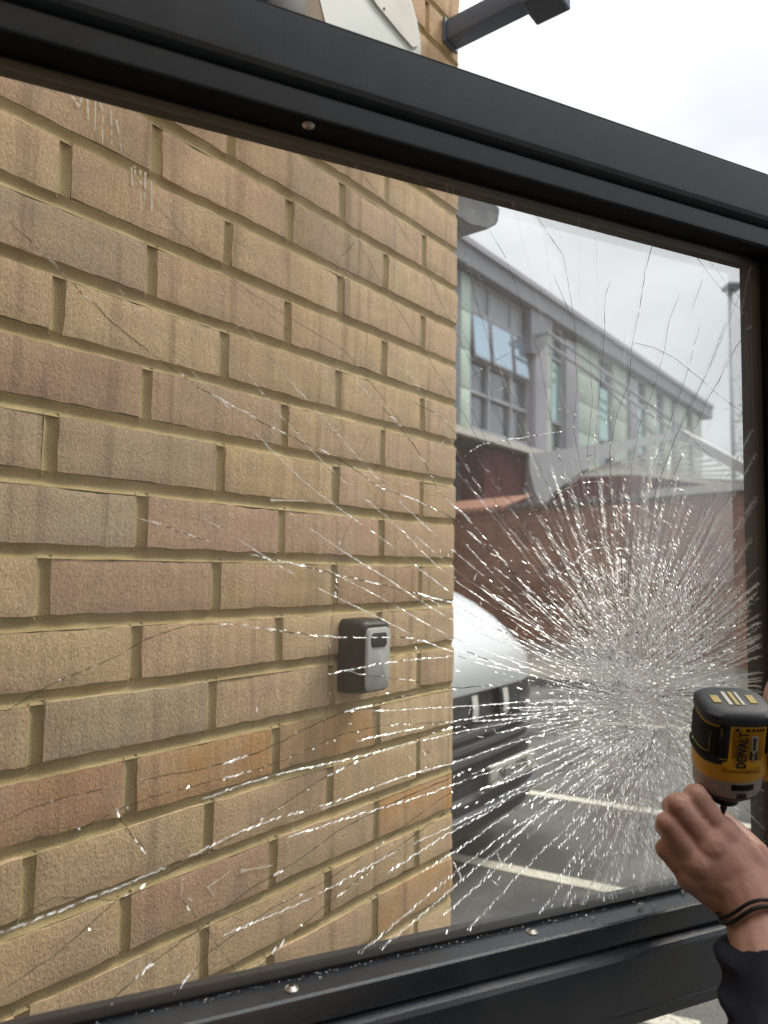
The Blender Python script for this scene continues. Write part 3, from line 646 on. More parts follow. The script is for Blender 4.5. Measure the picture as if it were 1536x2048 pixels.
# ------------------------------------------------------------------ red brick boundary wall with tiled coping
def bricky(name, c1, c2, cm, sc=1.0, msize=.006, dirt=.75):
    mt = D.materials.new(name); mt.use_nodes = True; t = mt.node_tree; n = t.nodes; l = t.links; b = n['Principled BSDF']; b.inputs['Roughness'].default_value = .9
    co = n.new('ShaderNodeTexCoord'); ma = n.new('ShaderNodeMapping'); ma.inputs['Rotation'].default_value = (math.pi/2, 0, 0)
    br = n.new('ShaderNodeTexBrick'); br.inputs['Color1'].default_value = (*c1, 1); br.inputs['Color2'].default_value = (*c2, 1); br.inputs['Mortar'].default_value = (*cm, 1)
    br.inputs['Scale'].default_value = sc; br.inputs['Brick Width'].default_value = .225; br.inputs['Row Height'].default_value = .075; br.inputs['Mortar Size'].default_value = msize; br.inputs['Bias'].default_value = -.1
    no = n.new('ShaderNodeTexNoise'); no.inputs['Scale'].default_value = 1.3; no.inputs['Detail'].default_value = 6; r = n.new('ShaderNodeValToRGB'); r.color_ramp.elements[0].color = (dirt, dirt, dirt, 1); r.color_ramp.elements[0].position = .35; r.color_ramp.elements[1].position = .65; r.color_ramp.elements[1].color = (1.1, 1.08, 1.05, 1)
    m_ = n.new('ShaderNodeMixRGB'); m_.blend_type = 'MULTIPLY'; m_.inputs[0].default_value = 1
    l.new(co.outputs['Object'], ma.inputs[0]); l.new(ma.outputs[0], br.inputs['Vector']); l.new(co.outputs['Object'], no.inputs['Vector']); l.new(no.outputs[0], r.inputs[0]); l.new(br.outputs[0], m_.inputs[1]); l.new(r.outputs[0], m_.inputs[2]); l.new(m_.outputs[0], b.inputs['Base Color']); return mt
M_RED = bricky('dark_red_brick', (.19, .062, .036), (.31, .12, .07), (.32, .23, .18), msize=.009, dirt=.6)
M_TILE = noisy('orange_clay_tile', (.26, .115, .07), (.35, .17, .11), 20, .8, .3)
M_DTILE = noisy('weathered_dark_tile', (.06, .05, .05), (.14, .11, .10), 14, .85, .4)
M_LGREY = noisy('pale_grey_coping', (.38, .37, .36), (.48, .47, .45), 6, .7, .2)
azr = math.atan2(wd.x, wd.y); MR = frame(WA, azr)
rw = thing('boundary_wall', 'dark red brick boundary wall beyond the parking bays behind the cracks', 'wall', MR)
Lr = (WB-WA).length; HR = hit(MR, 1200, 1006).z
boxo('brickwork', (-9, Lr+6, 0, .33, .05, HR), M_RED, rw)
boxo('string_course', (-9, Lr+6, -.012, -.002, hit(MR, 1100, 1150).z-.05, hit(MR, 1100, 1150).z), noisy('pink_sandstone', (.25, .13, .10), (.30, .17, .13), 8, .9, .2), rw)
def copt(name, x0, x1, mt):
    bm = bmesh.new(); x = x0
    while x < x1:
        box(bm, x+.01, x+.21, -.09, .42, HR+.01+random.uniform(0, .01), HR+.07, bev=.012); lathe(bm, [(0, .055), (.13, .05), (.14, .03)], 8, Matrix.Translation((x+.11, -.07, HR-.02)) @ Matrix.Rotation(0, 4, 'X')); x += .22
    return bm_obj(name, bm, mt, rw)
xo = hit(MR, 1015, 1000).x
copt('tiled_coping', -4, xo, M_TILE); copt('tiled_coping', xo+.01, Lr+4, M_DTILE)
boxo('flashing', (hit(MR, 1290, 990).x, Lr+5, -.14, -.092, HR+.02, HR+.16), M_LGREY, rw)
# lean-to slope of orange tiles above the left part of the wall
bm = bmesh.new(); x = -5
while x < xo-.15:
    box(bm, x, x+.215, 0, 1.0, 0, .03, bev=.01, M=Matrix.Translation((0, .05, HR+.08)) @ Matrix.Rotation(math.radians(20), 4, 'X')); x += .22
bm_obj('tiled_slope', bm, M_TILE, rw)

# ------------------------------------------------------------------ large building with curtain walling
P0 = at(917, 800, 22.0); MB = frame(Vector((P0.x, P0.y, 0)), AW)
bld = thing('office_building', 'long pale green and grey panelled building with a sloping-away roofline behind the cracks', 'building', MB)
M_BGREY = noisy('light_grey_panel', (.30, .31, .34), (.36, .37, .40), 2, .5, .05)
M_BDARK = noisy('dark_grey_metal', (.16, .165, .19), (.19, .195, .22), 2, .5, .05)
M_PIER = noisy('mauve_grey_cladding', (.29, .285, .32), (.33, .325, .36), 1.5, .6, .05)
M_GREEN = noisy('pale_green_panel', (.42, .52, .44), (.50, .60, .52), 1.2, .45, .05)
M_SILL = noisy('cream_sill', (.52, .50, .44), (.60, .58, .52), 3, .7, .1)
M_WGL = mat('window_glass', (.20, .22, .25), .03, 0, **{'Specular IOR Level': 1.0}); M_WGL.node_tree.nodes['Principled BSDF'].inputs['Metallic'].default_value = .55
M_BLUE = mat('blue_tinted_glass', (.42, .55, .66), .04, .7)
M_TEAL = mat('teal_tinted_glass', (.42, .62, .58), .08, .5)
M_MAR = noisy('maroon_render', (.10, .018, .018), (.16, .03, .03), 3, .8, .1)
M_CHAR = noisy('charcoal_soffit', (.03, .028, .03), (.05, .045, .05), 3, .8, .1)
def B(px, py, y=0): return hit(MB, px, py, y)
ztop = B(917, 487).z; zfb = B(917, 535).z; zsill = B(918, 850).z; LB_ = B(1411, 830).x
print('bld', ztop, zfb, zsill, LB_)
boxo('wall', (-14, LB_, .25, 9, zsill-.1, zfb), M_BGREY, bld)
boxo('roof', (-14, LB_+.15, -.35, 9.3, zfb+.002, ztop), M_BDARK, bld)
boxo('roof_edge', (-14, LB_+.2, -.45, -.352, ztop-.14, ztop+.05), M_PIER, bld)
boxo('sill_band', (-14, LB_+.05, -.25, .248, zsill-.32, zsill-.102), M_SILL, bld)
boxo('ground_storey', (-14, LB_-1, 1.6, 8.8, 0, zsill-.33), M_MAR, bld)
boxo('soffit', (-14, LB_, .0, 1.6, zsill-.36, zsill-.325), M_CHAR, bld)
x0w = B(921, 930).x
# lower maroon bay with a dim window
boxo('lower_bay', (B(985, 930).x, B(1062, 930).x, .3, 1.59, 0, zsill-.37), M_MAR, bld)
wn_ = boxo('window', (B(905, 930).x-3, B(984, 940).x, 1.2, 1.58, B(950, 965).z-1.2, B(950, 905).z-.1), M_PIER, bld)
boxo('pane', (B(905, 930).x-2.9, B(984, 940).x-.1, 1.15, 1.198, B(950, 965).z-1.1, B(950, 905).z-.2), M_WGL, wn_)
def panel(x0, x1, z0, z1, mt, name='panel', y=0, t=.2): return boxo(name, (x0, x1, y, y+t, z0, z1), mt, bld, bev=.012)
def win(x0, x1, z0, z1, cols, rows, glz=M_WGL, open_row=None):
    w = thing_part('window'); fr = bmesh.new(); y0, y1 = .02, .16
    for i in range(len(cols)):
        c = cols[i]; box(fr, c-.05, c+.05, y0, y1, z0, z1)
    for r in rows: box(fr, x0, x1, y0+.01, y1-.01, r-.05, r+.05)
    o = bm_obj('window', fr, M_BGREY, bld)
    bm = bmesh.new(); box(bm, x0, x1, .17, .20, z0, z1); p = bm_obj('pane', bm, glz, o); return o
def thing_part(_): return None
def bx_(px, y=800): return B(px, y).x
XL = [bx_(941), bx_(979), bx_(1024), bx_(1057)]
rows = [B(960, 626).z, B(960, 721).z, B(960, 787).z]
panel(-14, -.6, zsill, zfb-.02, M_BGREY); panel(-.55, bx_(920), zsill, zfb-.02, M_BDARK)
zz = [zsill, zsill+(zfb-zsill)*.25, zsill+(zfb-zsill)*.5, zsill+(zfb-zsill)*.75, zfb-.02]
def green(xa, xb):
    for a, b_ in zip(zz, zz[1:]): panel(xa, xb, a+.012, b_-.012, M_GREEN)
green(bx_(921), bx_(940))
w1 = win(XL[0], XL[3], zsill, zfb-.02, XL, [zsill+.05]+rows+[zfb-.07])
for a, b_ in zip(XL, XL[1:]):
    s_ = boxo('opaque_panel', (a+.05, b_-.05, .10, .168, rows[0]+.05, zfb-.12), M_BGREY, w1)
    # tilted-out opening lights with bluish panes
    bm = bmesh.new(); box(bm, a+.06, b_-.06, -.02, .02, -(rows[0]-rows[1])+.06, 0); Mx = Matrix.Translation((0, .05, rows[0]-.06)) @ Matrix.Rotation(math.radians(-5), 4, 'X')
    bmesh.ops.transform(bm, matrix=Mx, verts=bm.verts); sa = bm_obj('opening_light', bm, M_BDARK, w1)
    bm = bmesh.new(); box(bm, a+.14, b_-.14, -.028, -.021, -(rows[0]-rows[1])+.14, -.08); bmesh.ops.transform(bm, matrix=Mx, verts=bm.verts); bm_obj('blue_pane', bm, M_BLUE, w1)
# column with bracket
panel(bx_(1060), bx_(1084), 0, zfb-.25, M_PIER, 'pier', -.22, .4)
bm = bmesh.new(); prism(bm, [(-.3, 0), (1.5, 0), (.9, -1.0), (.2, -1.6), (-.3, -1.6)], -.3, -.02, Matrix.Translation((bx_(1057), -.28, zfb-.02)) @ Matrix.Rotation(math.radians(90), 4, 'X')); bm_obj('bracket', bm, M_BDARK, bld)
green(bx_(1086), bx_(1102)); 
def bay(pa, pb, kind):
    xa, xb = bx_(pa), bx_(pb)
    if kind == 'g': green(xa+.02, xb-.02)
    elif kind == 'p': panel(xa, xb, zsill-1, zfb-.25, M_PIER, 'pier', -.1, .3)
    else:
        w = win(xa, xb, zsill, zfb-.02, [xa+.05, xb-.05], [zsill+.05, zz[1], zz[3], zfb-.07])
        boxo('teal_pane', (xa+.1, xb-.1, .12, .168, zz[1]+.1, zz[3]-.1), M_TEAL, w)
for a, b_, k in [(1103, 1127, 'w'), (1128, 1152, 'p'), (1155, 1197, 'g'), (1198, 1226, 'w'), (1227, 1255, 'g'), (1256, 1272, 'p'), (1273, 1292, 'w'), (1293, 1312, 'g'), (1313, 1327, 'w'), (1328, 1343, 'g'), (1344, 1354, 'p'), (1355, 1372, 'g'), (1373, 1384, 'w'), (1385, 1400, 'g')]: bay(a, b_, k)
# diagonal tie rods
bm = bmesh.new()
for dz in (0, -.45):
    a = B(1097, 665, -.7); b_ = B(1375, 862, -.7); tube(bm, [(a.x, -.7, a.z+dz), (b_.x, -.7, b_.z+dz)], .06, 8)
a = B(1180, 745, -.6); b_ = B(1310, 870, -.6); tube(bm, [(a.x, -.6, a.z), (b_.x, -.6, b_.z)], .05, 8)
for px, py in ((1097, 665), (1375, 862)):
    a = B(px, py, -.7); tube(bm, [(a.x, -.75, a.z), (a.x, .1, a.z)], .09, 8)
bm_obj('tie_rods', bm, M_BGREY, bld)

# ------------------------------------------------------------------ entrance canopy standing off the building
M_CAN = noisy('canopy_grey_metal', (.42, .42, .44), (.48, .48, .50), 2, .55, .05); M_SLAT = noisy('canopy_slat', (.50, .48, .42), (.60, .58, .50), 4, .6, .1)
cd = 22.0; NRM = Vector((0, 1, 0))
MCN = Matrix.Translation((0, 23.0, 0))
can = thing('entrance_canopy', 'pale grey canopy with slatted underside jutting between the red wall and panelled building', 'canopy', MCN)
def C_(px, py, y=0): q = hit(MCN, px, py, y); return q
bm = bmesh.new()
poly = [C_(*p) for p in [(1058, 908), (1160, 893), (1264, 879), (1366, 860), (1368, 876), (1264, 896), (1195, 925), (1150, 952), (1108, 985), (1088, 1020), (1070, 985), (1060, 945)]]
V1 = [bm.verts.new((p.x, 0, p.z)) for p in poly]; V2 = [bm.verts.new((p.x, .25, p.z)) for p in poly]; n = len(V1)
bm.faces.new(V1); bm.faces.new(V2[::-1])
for i in range(n): bm.faces.new((V1[i], V1[(i+1) % n], V2[(i+1) % n], V2[i]))
bmesh.ops.triangulate(bm, faces=[f for f in bm.faces if len(f.verts) > 4]); bm_obj('front_fascia', bm, M_CAN, can)
a = C_(1366, 868); b_ = C_(1545, 968, -2.6)
bm = bmesh.new(); 
def beam(bm, p, q, w, h):
    p = Vector(p); q = Vector(q); d = (q-p); L0 = d.length; d.normalize(); s_ = d.cross(Vector((0, 0, 1))).normalized(); u_ = s_.cross(d)
    Mx = Matrix.Identity(4)
    for i in range(3): Mx[i][0] = d[i]; Mx[i][1] = s_[i]; Mx[i][2] = u_[i]; Mx[i][3] = p[i]
    box(bm, 0, L0, -w/2, w/2, -h/2, h/2, M=Mx)
beam(bm, (a.x, .1, a.z), (b_.x, -2.6, b_.z), .2, .30); bm_obj('side_fascia', bm, M_CAN, can)
# slats under the roof, running with the front fascia
fl = C_(1150, 958); fr_ = C_(1366, 885)
bm = bmesh.new()
for i in range(11):
    t = i/10; p = Vector((fl.x+t*1.0, .4-t*2.6, fl.z+.1-t*.20)); q = Vector((a.x+(b_.x-a.x)*t-.1, .05-2.6*t, a.z-.22+(b_.z-a.z)*t))
    beam(bm, p, q, .13, .05)
bm_obj('slats', bm, M_SLAT, can)
bm = bmesh.new(); p0_ = C_(1232, 902, .3)
for (x_, y_) in ((C_(1090, 1010).x, .12), (b_.x-.1, -2.5)):
    bm = bmesh.new(); box(bm, x_-.08, x_+.08, y_-.08, y_+.08, 0, (C_(1090, 1000).z if y_ > 0 else b_.z-.2)); bm_obj('post', bm, M_CAN, can)
# gabled red porch seen under the canopy
bm = bmesh.new(); pts = [C_(*p, 1.2) for p in [(1105, 1010), (1150, 965), (1195, 935), (1232, 922), (1300, 950), (1330, 1010)]]
V1 = [bm.verts.new((p.x, 1.2, p.z)) for p in pts]+[bm.verts.new((pts[-1].x, 1.2, 0)), bm.verts.new((pts[0].x, 1.2, 0))]; V2 = [bm.verts.new(v.co+Vector((0, .6, 0))) for v in V1]; n = len(V1)
bm.faces.new(V1); bm.faces.new(V2[::-1])
for i in range(n): bm.faces.new((V1[i], V1[(i+1) % n], V2[(i+1) % n], V2[i]))
bmesh.ops.triangulate(bm, faces=[f for f in bm.faces if len(f.verts) > 4]); po = bm_obj('brick_porch', bm, M_MAR); po.matrix_world = MCN; tag(po, 'maroon gabled porch wall showing beneath the pale canopy', 'porch')
# low dark parapet building behind the wall at the right
pb = at(1300, 960, 27); bm = bmesh.new(); box(bm, pb.x-1.5, pb.x+12, 26, 32, 0, at(1300, 955, 26).z); o = bm_obj('low_outbuilding', bm, M_DTILE); tag(o, 'low dark flat roofed block showing just above the red wall under the canopy', 'building')

# ------------------------------------------------------------------ street lamp
ls = at(1468, 1000, 26.0); lz = at(1470, 578, 26.0).z
lamp = thing('street_lamp', 'slim grey street lamp with a flat head rising beside the door edge', 'street lamp', Matrix.Translation((ls.x, ls.y, 0)))
M_POLE = noisy('galvanised_pole', (.38, .41, .44), (.44, .47, .50), 3, .5, .1)
bm = bmesh.new(); tube(bm, [(0, 0, 0), (0, 0, 1.4), (0, 0, 1.45), (0, 0, lz)], [.10, .10, .085, .075], 14); bm_obj('pole', bm, M_POLE, lamp, smooth=True)
bm = bmesh.new(); box(bm, -.18, .38, -.3, .3, lz-.02, lz+.16, bev=.05); tube(bm, [(0, 0, lz-.25), (0, 0, lz+.02)], .1, 10); bm_obj('lamp_head', bm, M_BDARK, lamp)
bm = bmesh.new(); box(bm, -.12, .32, -.24, .24, lz-.045, lz-.022); bm_obj('lamp_lens', bm, M_LGREY, lamp)

# ------------------------------------------------------------------ tree behind the door edge
M_BARK = noisy('bark', (.06, .045, .03), (.10, .08, .055), 12, .95, .6, 60, .01); M_LEAF = noisy('leaf', (.05, .075, .025), (.10, .13, .05), 2.5, .7, 0)
tp = at(1560, 1000, 24.0); tree = thing('tree', 'green leafy tree peeking past the open edge of the door', 'tree', Matrix.Translation((tp.x+.4, tp.y, 0)))
rt_ = random.Random(4); bm = bmesh.new(); tube(bm, [(0, 0, 0), (.05, .05, 1.5), (0, .1, 3.2), (.1, 0, 5.2), (.05, 0, 8)], [.19, .16, .13, .08, .02], 10); limbs = []
for i in range(16):
    z0 = rt_.uniform(2.2, 7.2); a_ = rt_.uniform(0, 6.28); Ln = rt_.uniform(.9, 2.0)*(1.2-z0/12); e = Vector((math.cos(a_)*Ln, math.sin(a_)*Ln, z0+Ln*.7)); mid = Vector((e.x*.5, e.y*.5, z0+Ln*.25)); tube(bm, [(0, 0, z0), mid, e], [.05, .035, .012], 6); limbs += [e, mid.lerp(e, .5), mid]
bm_obj('trunk', bm, M_BARK, tree, smooth=True)
V, Fc = [], []
for e in limbs+[Vector((0, 0, z)) for z in (6, 7, 8, 8.4)]:
    for j in range(260):
        c = e+Vector((rt_.gauss(0, .36), rt_.gauss(0, .36), rt_.gauss(0, .33))); a_ = Vector((rt_.gauss(0, 1), rt_.gauss(0, 1), rt_.gauss(0, 1))).normalized(); b_ = a_.orthogonal().normalized(); s_ = rt_.uniform(.03, .065)
        i0 = len(V); V += [c-a_*s_*1.5, c+b_*s_*.7, c+a_*s_*1.5, c-b_*s_*.7]; Fc.append((i0, i0+1, i0+2, i0+3))
mesh_obj('crown', V, Fc, M_LEAF, tree)

# ------------------------------------------------------------------ parked van
M_WHITE = mat('white_van_paint', (.60, .62, .64), .3, 0, **{'Coat Weight': .5}); M_BLK = noisy('black_textured_plastic', (.018, .019, .021), (.028, .029, .032), 20, .6, .15, 300, .001)
M_SLATG = mat('grey_grille_trim', (.12, .125, .14), .35, .5); M_LENS = mat('headlamp_lens', (.05, .06, .07), .08, .2); M_DRL = mat('lamp_reflector_white', (.75, .74, .70), .25, .2); M_TYRE = noisy('tyre', (.018, .018, .018), (.03, .03, .03), 20, .9, .3)
AV = math.radians(35.5); vc = at(993, 1550, 4.28)-Vector((math.sin(AV), math.cos(AV), 0))*.17; MV = frame(Vector((vc.x, vc.y, 0)), AV)        # x across the nose, y backwards
van = thing('parked_van', 'white van parked nose-on past the brick corner with black grille', 'van', MV)
HW = .90
def plan(x): return .24*abs(x/HW)**4.5
def sheet(bm, prof, cols, fx=lambda x, k, n: 1.0):
    rows = []
    for k, (s_, z) in enumerate(prof):
        rows.append([bm.verts.new((x*fx(x, k, len(prof)), s_+plan(x), z-(min(1, (z-1.05)*5)*.15*abs(x/HW)**4 if z > 1.05 else 0))) for x in cols])
    for a, b_ in zip(rows, rows[1:]):
        for i in range(len(cols)-1): bm.faces.new((a[i], a[i+1], b_[i+1], b_[i]))
    return rows
cols = [-HW+2*HW*i/28 for i in range(29)]
bm = bmesh.new(); sheet(bm, [(-.03, 1.0), (-.04, 1.06), (-.035, 1.14), (.0, 1.22), (.07, 1.30), (.17, 1.39), (.30, 1.47), (.45, 1.54), (.65, 1.61), (.85, 1.66), (.93, 1.65)], cols, lambda x, k, n: 1-.02*k); bm_obj('bonnet', bm, M_WHITE, van, sharp=40)
def side(bm, sx_):
    P = [(.30, .30), (.30, 1.0), (.50, 1.14), (.95, 1.52), (1.15, 1.60), (1.75, 2.02), (2.1, 2.1), (5.0, 2.1), (5.05, .35)]
    V1 = [bm.verts.new((sx_*(HW-.01 if z < 1.4 else HW-.09), s_, z)) for s_, z in P]; V2 = [bm.verts.new((sx_*(HW-.2), v.co.y, v.co.z)) for v in V1]; n = len(P)
    bm.faces.new(V1); bm.faces.new(V2[::-1])
    for i in range(n): bm.faces.new((V1[i], V1[(i+1) % n], V2[(i+1) % n], V2[i]))
bm = bmesh.new(); side(bm, 1); side(bm, -1); box(bm, -HW+.1, HW-.1, 2.0, 5.0, 2.0, 2.12, bev=.04); box(bm, -HW+.1, HW-.1, 4.95, 5.05, .35, 2.0); bm_obj('body', bm, M_WHITE, van, sharp=35)
bm = bmesh.new(); V1 = [bm.verts.new(p) for p in [(-HW+.1, .95, 1.60), (HW-.1, .95, 1.60), (HW-.17, 1.8, 2.05), (-HW+.17, 1.8, 2.05)]]; bm.faces.new(V1); bm_obj('windscreen', bm, mat('windscreen_glass', (.03, .035, .04), .03, .3), van)
bm = bmesh.new(); sheet(bm, [(.10, .24), (-.02, .27), (-.06, .34), (-.06, .46), (-.03, .48), (-.03, .66), (-.02, .68), (-.0, .98), (.02, 1.02)], cols); bm_obj('front_bumper', bm, M_BLK, van, sharp=35)
for z in (.635, .70, .765):
    bm = bmesh.new(); sheet(bm, [(-.022, z), (-.045, z+.008), (-.045, z+.034), (-.018, z+.045)], [c for c in cols if abs(c) < .70]); bm_obj('grille_slat', bm, M_SLATG, van, sharp=35)
bm = bmesh.new(); sheet(bm, [(-.06, .37), (-.085, .375), (-.085, .40), (-.06, .41)], [c for c in cols if abs(c) < .86]); bm_obj('bumper_trim', bm, M_SLATG, van, sharp=35)
for sgn in (1, -1):
    xs = [sgn*(.13+.745*i/12) for i in range(13)]
    hl = bm_obj('headlamp', (lambda b: (sheet(b, [(-.01, .83), (-.035, .85), (-.045, .91), (-.035, .99), (-.01, 1.035)], xs), b)[1])(bmesh.new()), M_LENS, van, sharp=40)
    bm = bmesh.new(); sheet(bm, [(-.052, .85), (-.056, .92), (-.046, .99)], [sgn*.825, sgn*.845, sgn*.865]); bm_obj('light_strip', bm, M_DRL, hl)
    bm = bmesh.new(); sheet(bm, [(-.052, .86), (-.056, .92), (-.046, .99)], [sgn*.15, sgn*.18, sgn*.21]); bm_obj('light_strip', bm, M_DRL, hl)
    wh = bm_obj('wheel', (lambda b: (lathe(b, [(-.1, .22), (-.1, .32), (-.07, .345), (.07, .345), (.1, .32), (.1, .22)], 32, Matrix.Translation((sgn*(HW-.12), 1.0, .345)) @ Matrix.Rotation(math.pi/2, 4, 'Y')), b)[1])(bmesh.new()), M_TYRE, van, sharp=40)
    bm = bmesh.new(); lathe(bm, [(-.06, .2), (.105, .215), (.09, .06), (.1, .03)], 24, Matrix.Translation((sgn*(HW-.12), 1.0, .345)) @ Matrix.Rotation(sgn*math.pi/2, 4, 'Y')); bm_obj('rim', bm, M_SLATG, wh, sharp=40)
M_PLATE = mat('plate_white', (.42, .41, .37), .5); M_INK = mat('black_lettering', (.01, .01, .01), .5)
npl = boxo('number_plate', (-.10, .44, -.105, -.088, .50, .615), M_PLATE, van, bev=.003)
TX = Matrix.Rotation(math.pi/2, 4, 'X')
text_mesh('registration', 'NJ14 FOE', .088, M_INK, npl, Matrix.Translation((.17, -.107, .555)) @ TX, .0005, .0012)

# ------------------------------------------------------------------ things fixed high on the brick corner
M_ARM = noisy('blue_grey_painted_steel', (.10, .135, .20), (.12, .155, .225), 20, .5, .2)
a = hit(MW, 908, 78, -.004); 
M_BOXD = mat('smoked_lens', (.05, .06, .08), .3)
fl_ = thing('wall_floodlight', 'blue grey lamp on a square arm jutting from the brick corner into the sky', 'wall lamp', MW @ Matrix.Translation((a.x-.012, 0, a.z)))
bm = bmesh.new(); box(bm, -.020, .020, -.18, -.006, -.020, .020, bev=.003); bm_obj('arm', bm, M_ARM, fl_, sharp=40)
bm = bmesh.new(); box(bm, -.0235, .0235, -.006, -.0005, -.0235, .0235, bev=.001); bm_obj('mounting_plate', bm, M_ARM, fl_)
bm = bmesh.new(); box(bm, -.036, .036, -.235, -.168, -.036, .15, bev=.004); bm_obj('lamp_housing', bm, M_ARM, fl_, sharp=40)
bm = bmesh.new(); box(bm, -.028, .028, -.228, -.175, -.0385, -.0365); bm_obj('lamp_lens', bm, M_BOXD, fl_)
# pale rounded board above the door
M_BOARD = noisy('pale_grey_green_board', (.50, .56, .52), (.58, .63, .59), 5, .5, .08); M_WB = noisy('weathered_white_board', (.66, .65, .60), (.78, .77, .72), 14, .7, .3, 90, .001)
yb = -.03; P = [hit(MW, *p, y=yb) for p in [(648, 45), (640, 0), (632, -60), (800, -60), (822, 0), (835, 40), (842, 90), (841, 110), (700, 110), (665, 90)]]
sb = thing('wall_board', 'pale grey board with a rounded white end fixed to the bricks above the door', 'board', MW @ Matrix.Translation((P[0].x, 0, P[0].z)))
def plate(name, pix, y0, y1, mt):
    Q = [hit(MW, *p, y=y0)-Vector((P[0].x, 0, P[0].z)) for p in pix]; bm = bmesh.new(); A = [bm.verts.new((q.x, y0, q.z)) for q in Q]; C = [bm.verts.new((q.x, y1, q.z)) for q in Q]; n = len(A)
    bm.faces.new(A); bm.faces.new(C[::-1])
    for i in range(n): bm.faces.new((A[i], A[(i+1) % n], C[(i+1) % n], C[i]))
    return bm_obj(name, bm, mt, sb)
plate('backing', [(640, 0), (628, -80), (790, -80), (812, -30), (824, 5), (834, 40), (841, 80), (842, 112), (700, 115), (662, 90)], -.026, -.002, M_BOARD)
plate('face', [(755, 10), (735, -20), (725, -80), (786, -80), (808, -30), (820, 5), (830, 40), (837, 78), (838, 92), (826, 94), (800, 65)], -.030, -.0262, M_WB)
bm = bmesh.new(); q = hit(MW, 769, 17, -.031)-Vector((P[0].x, 0, P[0].z)); lathe(bm, [(0, .0022), (.0015, .0018)], 12, Matrix.Translation((q.x, -.0302, q.z)) @ Matrix.Rotation(math.pi/2, 4, 'X')); bm_obj('fixing', bm, M_BLK, sb)
plate('side_panel', [(600, -60), (625, -60), (655, 90), (600, 90)], -.06, -.0265+.024, noisy('brown_timber', (.20, .16, .11), (.26, .21, .15), 6, .8, .2))
q = [hit(MW, *p, y=-.075) for p in [(520, -60), (598, -60), (598, 60), (520, 60)]]
bm = bmesh.new(); box(bm, min(p.x for p in q), max(p.x for p in q), -.09, -.0005, min(p.z for p in q), max(p.z for p in q), bev=.006); o = bm_obj('junction_box', bm, M_BLK, None, sharp=40); o.matrix_world = MW; tag(o, 'black box fixed on the bricks left of the pale board', 'junction box')
# dark end of a small hood behind the corner
Q = [hit(MW, *p, y=.06) for p in [(905, 352), (948, 366), (984, 396), (1001, 418), (997, 447), (975, 459), (940, 447), (905, 430)]]
bm = bmesh.new(); A = [bm.verts.new((max(p.x, .001) if i in (0, 7) else p.x, .06, p.z)) for i, p in enumerate(Q)]; C = [bm.verts.new((v.co.x, .33, v.co.z)) for v in A]; A[0].co.x = A[7].co.x = C[0].co.x = C[7].co.x = .002; n = len(A)
bm.faces.new(A); bm.faces.new(C[::-1])
for i in range(n): bm.faces.new((A[i], A[(i+1) % n], C[(i+1) % n], C[i]))
bmesh.ops.bevel(bm, geom=list(bm.edges), offset=.004, segments=2, affect='EDGES'); o = bm_obj('eaves_end', bm, noisy('slate_grey_fascia', (.09, .10, .12), (.16, .17, .19), 22, .75, .5, 60, .003), None, sharp=50); o.matrix_world = MW; tag(o, 'dark slate coloured eaves end poking out past the brick corner', 'eaves')

# ------------------------------------------------------------------ impact driver
M_YEL = noisy('yellow_moulded_plastic', (.62, .33, .012), (.68, .37, .02), 40, .45, .15, 900, .0002); M_RUB = noisy('dark_rubber_overmould', (.022, .027, .033), (.03, .035, .042), 80, .6, .3, 900, .0004)
M_NOSE = noisy('grey_nose_metal', (.30, .27, .25), (.37, .335, .31), 120, .45, .2, 900, .0003, metal=.3); M_STEEL = mat('black_oxide_steel', (.02, .02, .022), .3, .8)
ZD = .70; T0 = at(1466, 1400, ZD-.012); T1 = at(1447, 1618, ZD+.02)
axz = (T1-T0).normalized(); hd = Vector((.99, -.12, .05)); hd = (hd-axz*hd.dot(axz)).normalized(); sdv = axz.cross(hd).normalized()
# local: z runs from the rear cap to the nose, x towards the handle, y = side facing the viewer
if sdv.y > 0: sdv = -sdv
Mdr = Matrix.Identity(4)
xa = hd; ya = sdv; za = axz
if xa.cross(ya).dot(za) < 0: pass
for i in range(3): Mdr[i][0] = xa[i]; Mdr[i][1] = ya[i]; Mdr[i][2] = za[i]; Mdr[i][3] = T0[i]
for i in range(3): Mdr[i][2] *= .80
RH = xa.cross(ya).dot(za) > 0
if not RH:                                   # keep it a proper rotation: flip x
    for i in range(3): Mdr[i][0] = -xa[i]
HX = 1 if RH else -1
drv = thing('impact_driver', 'yellow and black cordless impact driver held nose down against the door edge', 'power tool', Mdr)
LZ = (T1-T0).length; print('driver len', LZ, 'RH', RH)
def sec(z, rx, ry, e, cx=0, cy=0, n=36):
    P = []
    for k in range(n):
        t = 2*math.pi*k/n; c, s_ = math.cos(t), math.sin(t)
        P.append((cx*HX+rx*math.copysign(abs(c)**e, c), cy+ry*math.copysign(abs(s_)**e, s_), z))
    return P
def zloft(secs, mt, name, parent=drv, sharp=40):
    bm = bmesh.new(); rings = [[bm.verts.new(p) for p in s_] for s_ in secs]; n = len(rings[0])
    for a, b_ in zip(rings, rings[1:]):
        for i in range(n): bm.faces.new((a[i], a[(i+1) % n], b_[(i+1) % n], b_[i]))
    bm.faces.new(rings[0][::-1]); bm.faces.new(rings[-1]); return bm_obj(name, bm, mt, parent, sharp=sharp)
R_ = .0305
zloft([sec(-.002, .024, .022, .7), sec(.000, .0285, .026, .65), sec(.004, .0315, .029, .6), sec(.012, .0315, .029, .6), sec(.0155, .0298, .0275, .6)], M_RUB, 'rear_cap')
zloft([sec(.013, .0290, .0262, .62), sec(.016, .0296, .0268, .62), sec(.058, .0300, .0275, .7), sec(.064, .0312, .0290, .8), sec(.079, .0312, .0295, .85), sec(.083, .0300, .0285, .9)], M_YEL, 'housing')
